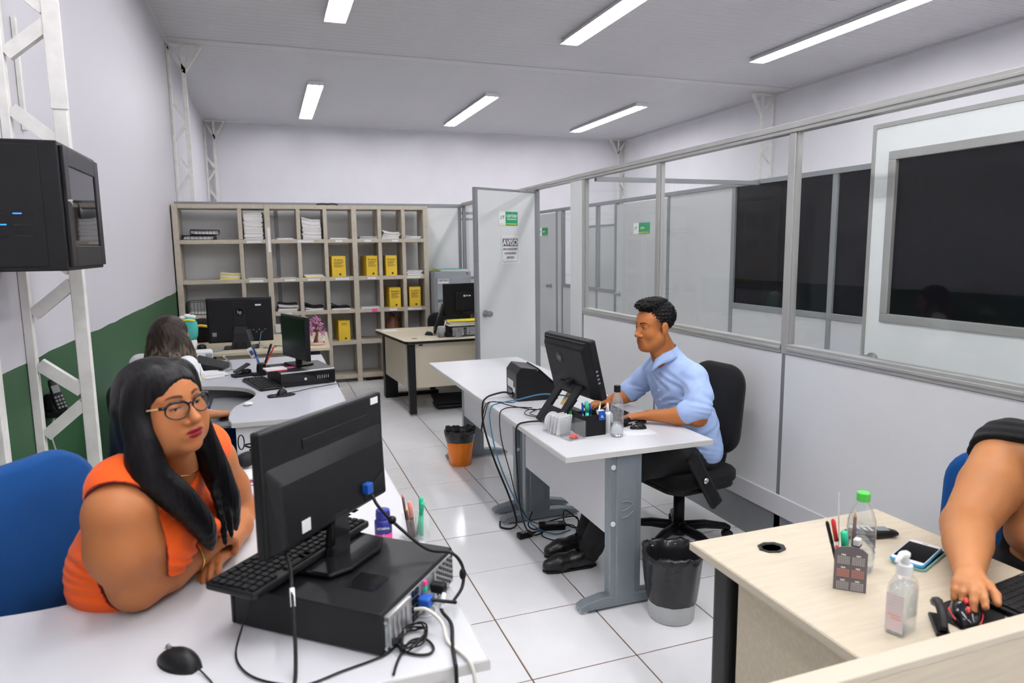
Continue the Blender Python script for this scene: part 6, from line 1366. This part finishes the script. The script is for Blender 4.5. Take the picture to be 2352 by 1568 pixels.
eyes(t, fr, (.05,-.1))
B = Field((1.72,2.66,.46),(2.32,3.42,1.13),.0055)
mtorso(B, .006)
B.chain([sh_n,(1.970,2.795,.885),(1.945,2.765,.83)],[.058,.060,.058],.04); B.chain([(1.945,2.762,.83),(1.90,2.79,.812)],[.062,.058],.02)
B.chain([sh_f,(1.93,3.255,.89),(1.90,3.295,.84)],[.058,.058,.058],.04); B.chain([(1.90,3.295,.84),(1.865,3.30,.822)],[.060,.056],.02)
B.bump(folds(.0045, [((1.95,2.79,.86),.6,.2,.9,.10),((1.92,3.28,.86),.6,.2,.9,.10),((2.05,2.92,.72),.5,.1,1,.16),((1.88,2.95,.88),.4,.9,.3,.14)], 80.))
dn = unit(np.array((1.865,2.815,.79))-np.array(el_n)); B.half(np.array((1.895,2.79,.80)), dn, .003, (1.70,2.66,.70), (1.915,2.852,.86))
B.half(np.array((2.1,3.0,.50)), (0,0,-1), .01)
for c0_, c1_ in (((1.945,2.762,.83),(1.898,2.792,.81)),((1.90,3.295,.84),(1.862,3.30,.82))):
    for i in range(3):
        p = np.array(c0_)*(1-i*.4)+np.array(c1_)*i*.4; B.cap(p, p+(np.array(c1_)-np.array(c0_))*.12, .060, .060, .006)
B.cap((1.905,3.005,1.07),(1.885,3.0,1.15),.056,.062,.008,True)
B.cap((1.84,2.995,1.045),(1.80,2.99,.985),.026,.004,.010,True)
sw = np.array((.36,.50,.80))
field_obj('shirt', B, mat('light_blue_cotton', (.40,.54,.85), .8, var=.06, vscale=30, bump=.12, bscale=500), t)
# collar: a stand around the neck and a folded down leaf on each side
def collar_leaf(sg):
    V = []; rows = 4; n = 12
    for i in range(n+1):
        u = i/n; th = math.radians(180-172*u)*sg                       # 180 = nape, 0 = throat
        dx, dy = -math.cos(th), math.sin(th); zt = 1.118-.058*u**1.5; rt = .050+.004*u
        cx_, cy_ = 1.915-.022*u, 3.008-.008*u
        drop = .040+.012*u+(.020*max(0,(u-.78)/.22)); out = .020+.012*u; fw = -.030*max(0,(u-.75)/.25)
        for j in range(rows):
            v = j/(rows-1); r = rt+out*v**1.2
            V.append((cx_+dx*r+fw*v*.4, cy_+dy*r+sg*.022*v*max(0,(u-.75)/.25), zt-drop*v+.004*math.sin(PI*v)))
    F = [(i*rows+j,(i+1)*rows+j,(i+1)*rows+j+1,i*rows+j+1) for i in range(n) for j in range(rows-1)]
    o = MB().add(V, F).build('collar', MAT['light_blue_cotton'], t, smooth=True, world=True); q = o.modifiers.new('thickness','SOLIDIFY'); q.thickness = .003; q.offset = 0
for sg in (-1,1): collar_leaf(sg)
for i in range(5):
    z = .985-.05*i; p = np.array((1.70,2.985,z))
    while B.at(p) > .001 and p[0] < 2.1: p[0] += .003
    MB().ball(tuple(p+np.array((-.001,0,0))),(.0025,.005,.005),10,6).build('button', 'whitep', t, smooth=True, world=True)
Hm = Field((1.72,2.88,1.10),(2.02,3.14,1.40),.0034)
Hm.ell((0,-.024,.048),(.080,.100,.086),0.,fr=fr); Hm.ell((0,.052,.108),(.058,.046,.026),.02,fr=fr); Hm.ell((0,.0,.12),(.055,.07,.024),.02,fr=fr)
Hm.ell((0,.105,.030),(.085,.060,.060),.008,True,fr=fr)
nrm_ = unit(fr.d((0,.75,-1.))); Hm.half(fr.w((0,0,-.012)), nrm_, .010)
Hm.half(fr.w((0,-.1,-.062)), fr.d((0,0,-1)), .006)
Hm.bump(lambda X,Y,Z: .0022*(np.sin(X*330+4*np.sin(Z*140))+np.sin(Y*310+4*np.sin(X*150))+np.sin(Z*350+4*np.sin(Y*130))))
field_obj('hair', Hm, mat('short_black_hair', (.006,.0052,.0052), .6, spec=.18, bump=.6, bscale=220), t)
G = Field((1.28,2.80,.02),(2.32,3.34,.66),.010)
G.ell((2.10,3.03,.52),(.12,.155,.08),0.); G.chain([(2.10,2.95,.53),(1.68,2.93,.52),(1.62,2.95,.46)],[.095,.075,.066],.04); G.chain([(2.10,3.11,.53),(1.70,3.16,.52),(1.64,3.16,.46)],[.095,.075,.066],.04)
G.chain([(1.63,2.945,.48),(1.55,2.965,.28),(1.475,2.99,.085)],[.066,.060,.058],.03); G.chain([(1.65,3.165,.48),(1.59,3.165,.28),(1.545,3.165,.09)],[.066,.060,.058],.03)
G.bump(folds(.005, [((1.48,2.97,.12),.3,.2,1,.12),((1.53,3.16,.12),.3,.2,1,.12),((1.65,2.95,.45),.6,.1,1,.12)], 100.))
field_obj('trousers', G, mat('black_trousers', (.012,.012,.013), .85, bump=.2, bscale=500), t)
for c, a in (((1.37,3.0,0),math.radians(176)),((1.44,3.165,0),math.radians(182))):
    K = Field((-.16,-.07,-.002),(.16,.07,.12),.004)
    K.chain([(-.10,0,.045),(-.03,0,.048),(.06,0,.038),(.115,0,.030)],[.040,.040,.042,.034],.03); K.chain([(-.09,0,.05),(-.075,0,.085)],[.038,.036],.02)
    K.half((0,0,.004),(0,0,-1),.004); K.cap((-.06,0,.10),(-.10,0,.13),.030,.030,.006,True)
    sh = thing('tmp_shoe', 'x', 'x', c, a); o = field_obj('shoe', K, mat('black_leather',(.010,.010,.010),.28,var=.1), sh)
    me = o.data; me.transform(PM[sh.name]); me.transform(PM[sh.name]); me.transform(PM[t.name].inverted()); o.parent = t; bpy.data.objects.remove(sh)
    sl = MB().at(c,(0,0,a)).prism([(.150,0),(.135,.032),(.08,.044),(0,.038),(-.10,.036),(-.135,.02),(-.135,-.02),(-.10,-.036),(0,-.038),(.08,-.044),(.135,-.032)],0.001,.014).build('sole', 'black', o, bev=.003, world=False)
    sl.data.transform(PM[t.name].inverted())
# ---------------------------------------------------------------- long haired woman with her back to us
t = thing('person', 'woman with long highlighted brown hair seated facing away at grey desk', 'person', (-.58,4.44,0))
f2 = unit((.55,.83,-.12)); fr = Frame((-.553,4.46,1.105), f2, sc=1.06); bx_ = unit((.62,.78,0)); rx = np.array((bx_[1],-bx_[0],0)); c2 = np.array((-.60,4.42,.80))
shr, shl = c2+rx*.165+np.array((0,0,.15)), c2-rx*.165+np.array((0,0,.15)); elr, wrr = np.array((-.43,4.14,.715)), np.array((-.325,4.165,.695)); ell_, wrl = c2-rx*.2+bx_*.06+np.array((0,0,-.12)), c2-rx*.06+bx_*.20+np.array((0,0,-.17))
B2 = Frame(c2, bx_+np.array((0,0,-.1)))
def t2(S, g=0.):
    S.ell((0,0,0),(.155+g,.10+g,.20+g),0.,fr=B2); S.cap(shl,shr,.05+g,.05+g,.05); S.ell((-.62,4.40,.60),(.15+g,.15+g,.14+g),.06); S.cap(c2+np.array((0,.01,.17)),c2+np.array((.01,.02,.22)),.05+g,.045+g,.03)
S = Field((-.86,4.02,.42),(-.14,4.80,1.26),.007,[((-.36,4.08,.64),(-.18,4.24,.73),.0035),((-.62,4.46,.96),(-.44,4.62,1.22),.0035)])
t2(S,-.01); S.cap(fr.w((0,-.02,-.06)), c2+np.array((.0,.02,.20)), .045,.05,.03); head(S, fr, .0, lid=.004)
S.chain([shr,elr],[.045,.036],.03); S.chain([elr,wrr],[.036,.025],.02); S.chain([shl,ell_,wrl],[.045,.036,.026],.03)
hand(S, wrr, (.96,.25,-.08), (.0,.0,1), -1, (.25,.35,.3), .08, (.9,.25), .92); hand(S, wrl, (.7,.65,-.1), (0,0,1), 1, (.3,.4,.3), .08, (.9,.3), .92)
field_obj('body', S, skin_m, t, face_color(fr, '#a8714c', '#a05048', '#20140e')); eyes(t, fr)
B = Field((-.88,4.0,.42),(-.22,4.76,1.08),.008); t2(B,.006); B.chain([shr,elr*.6+shr*.4],[.064,.062],.04); B.chain([shl,ell_*.6+shl*.4],[.068,.07],.04)
B.bump(folds(.006, [(tuple(c2),.3,.3,1,.3)], 80.)); field_obj('blouse', B, mat('white_cotton', (.72,.74,.76), .8, bump=.1, bscale=500), t)
G = Field((-.80,4.20,.40),(-.10,5.0,.64),.012); pz = np.array((-.60,4.42,.55))
for s_ in (-1,1): G.chain([pz+rx*s_*.09, pz+rx*s_*.11+bx_*.40],[.09,.07],.03)
field_obj('trousers', G, 'bluefab', t)
G = Field((-.75,4.30,-.01),(-.0,5.1,.60),.012)
for s_ in (-1,1):
    k_ = pz+rx*s_*.11+bx_*.39; G.chain([k_, (k_[0]+.02,k_[1],.08)],[.065,.045]); G.chain([(k_[0]+.02,k_[1],.045),(k_[0]+.12,k_[1]+.12,.035)],[.04,.033])
field_obj('lower_legs', G, 'bluefab', t)
Hh = Field((-.80,4.20,.70),(-.32,4.68,1.27),.005)
Hh.ell((0,-.024,.045),(.086,.106,.090),0.,fr=fr); Hh.ell((0,.10,-.03),(.066,.09,.105),.010,True,fr=fr)
for a_, r_ in ((-1.,.04),(-.5,.05),(0,.055),(.5,.05),(1.,.04)):
    d = -f2*math.cos(a_)+np.array((f2[1],-f2[0],0))*math.sin(a_)
    p0 = fr.w((0,-.02,.02))+d*.055; sch(Hh, [p0,p0+d*.018+np.array((0,0,-.10)),p0+d*.05+np.array((.012,-.03,-.19)),p0+d*.065+np.array((.028,-.05,-.28)),p0+d*.06+np.array((.03,-.05,-.37))],[.05,r_*1.05,r_,r_*.9,.016],.03)
sch(Hh, [fr.w((.075,-.02,.0)),(-.475,4.385,1.0),(-.455,4.345,.90),(-.445,4.33,.79)],[.04,.046,.042,.014],.03)
Hh.bump(strands(.0010, 900.)); field_obj('hair', Hh, hairmat('hair_highlighted', (.016,.010,.007), (.26,.20,.12), .4), t)
for o in [x for x in t.children if x.name.startswith('hair')]:
    o.data.transform(Matrix.Translation(PM[t.name].translation)); o.location = -PM[t.name].translation
t = thing('held_phone', 'dark phone under the hand of the long haired woman', 'smartphone', (-.235,4.195,.6565), .25); MB().prism(rrect(.15,.075,.01,4),0,.009).build('case', 'black', t, bev=.003); MB().prism(rrect(.144,.069,.008,4),.009,.0096).build('display', 'blackg', t)
# ---------------------------------------------------------------- woman at the right edge
t = thing('person', 'woman in black top at the right picture edge using a mouse', 'person', (2.12,1.24,0))
fb3 = unit((-.96,-.18,0)); r3 = np.array((fb3[1],-fb3[0],0)); c3 = np.array((2.15,1.20,.82)); fr = Frame((2.02,1.17,1.20), unit((-.95,-.25,-.2)))
shn, eln, wrn = np.array((2.10,1.385,.985)), np.array((1.825,1.305,.828)), np.array((1.600,1.130,.805))
sho = np.array((2.13,.99,1.0)); elo = np.array((2.12,.94,.80)); wro = np.array((1.95,1.02,.785)); B3 = Frame(c3, fb3+np.array((0,0,-.25)))
def t3(S, g=0.):
    S.ell((0,0,0),(.20+g,.15+g,.20+g),0.,fr=B3); S.cap(np.array((2.07,1.33,1.0)),sho+np.array((0,.04,0)),.065+g,.065+g,.06); S.ell((2.17,1.22,.62),(.17+g,.21+g,.16+g),.06)
    for s_ in (-1,1): S.ell((s_*.085,.11,-.01),(.08+g,.07+g,.08+g),.03,fr=B3)
S = Field((1.40,.78,.44),(2.46,1.60,1.36),.007,[((1.45,.99,.73),(1.66,1.18,.86),.0028)])
t3(S,-.012); S.cap(fr.w((0,-.02,-.06)), c3+np.array((-.06,0,.22)), .055,.06,.03); head(S, fr, .006, lid=.004)
S.chain([shn,shn*.5+eln*.5,eln],[.090,.082,.064],.012); S.chain([eln,eln*.6+wrn*.4,wrn],[.068,.060,.034],.004)
S.chain([sho,elo],[.08,.06],.03); S.chain([elo,wro],[.058,.034],.02)
hand(S, wrn, (-.80,-.60,.02), (-.12,.0,.99), -1, (.25,.55,.4), .16, (1.0,.35), .88, 1.08, curls=[(.05,.35,.35),(.18,.5,.4),(.45,.65,.45),(.5,.7,.5)]); hand(S, wro, (-.85,.3,-.05), (0,0,1), 1, (.3,.4,.3), .1, (.9,.3), .9)
field_obj('body', S, skin_m, t, face_color(fr, '#b3784b', '#a05048', '#20140e')); eyes(t, fr)
B = Field((1.80,.80,.42),(2.48,1.62,1.16),.007); t3(B,.006); B.cap(shn, shn*.82+eln*.18, .105,.104,.03); B.cap(sho, elo, .095,.080,.03)
B.half(shn*.86+eln*.14, eln-shn, .004, (1.70,1.2,.7), (2.06,1.6,1.2)); B.cap(c3+np.array((-.07,0,.24)),fr.w((0,0,-.10)),.075,.08,.01,True)
B.bump(folds(.005, [((2.05,1.36,.98),.7,.3,.6,.12)], 90.)); field_obj('black_top', B, 'blackfab', t)
G = Field((1.62,1.0,.40),(2.42,1.46,.64),.012)
for y in (1.12,1.34): G.chain([(2.16,y,.55),(1.76,y,.56)],[.10,.075],.03)
field_obj('trousers', G, 'blackfab', t)
G = Field((1.50,1.0,-.01),(1.90,1.46,.60),.012)
for y in (1.12,1.34): G.chain([(1.77,y,.55),(1.74,y,.10)],[.072,.05]); G.chain([(1.74,y,.045),(1.60,y,.035)],[.045,.035])
field_obj('lower_legs', G, 'blackfab', t)
Hh = Field((1.86,1.0,.84),(2.30,1.36,1.37),.005); Hh.ell((0,-.026,.045),(.088,.108,.09),0.,fr=fr); Hh.ell((0,.098,-.026),(.066,.088,.102),.010,True,fr=fr)
Hh.chain([fr.w((0,-.08,.0)),(2.12,1.2,1.05),(2.16,1.2,.95)],[.06,.065,.04],.03); Hh.chain([fr.w((-.08,-.01,.0)),(2.02,1.25,1.08),(2.01,1.27,1.0)],[.03,.03,.012],.02)
Hh.bump(strands(.0014, 900.)); field_obj('hair', Hh, hair_black, t)
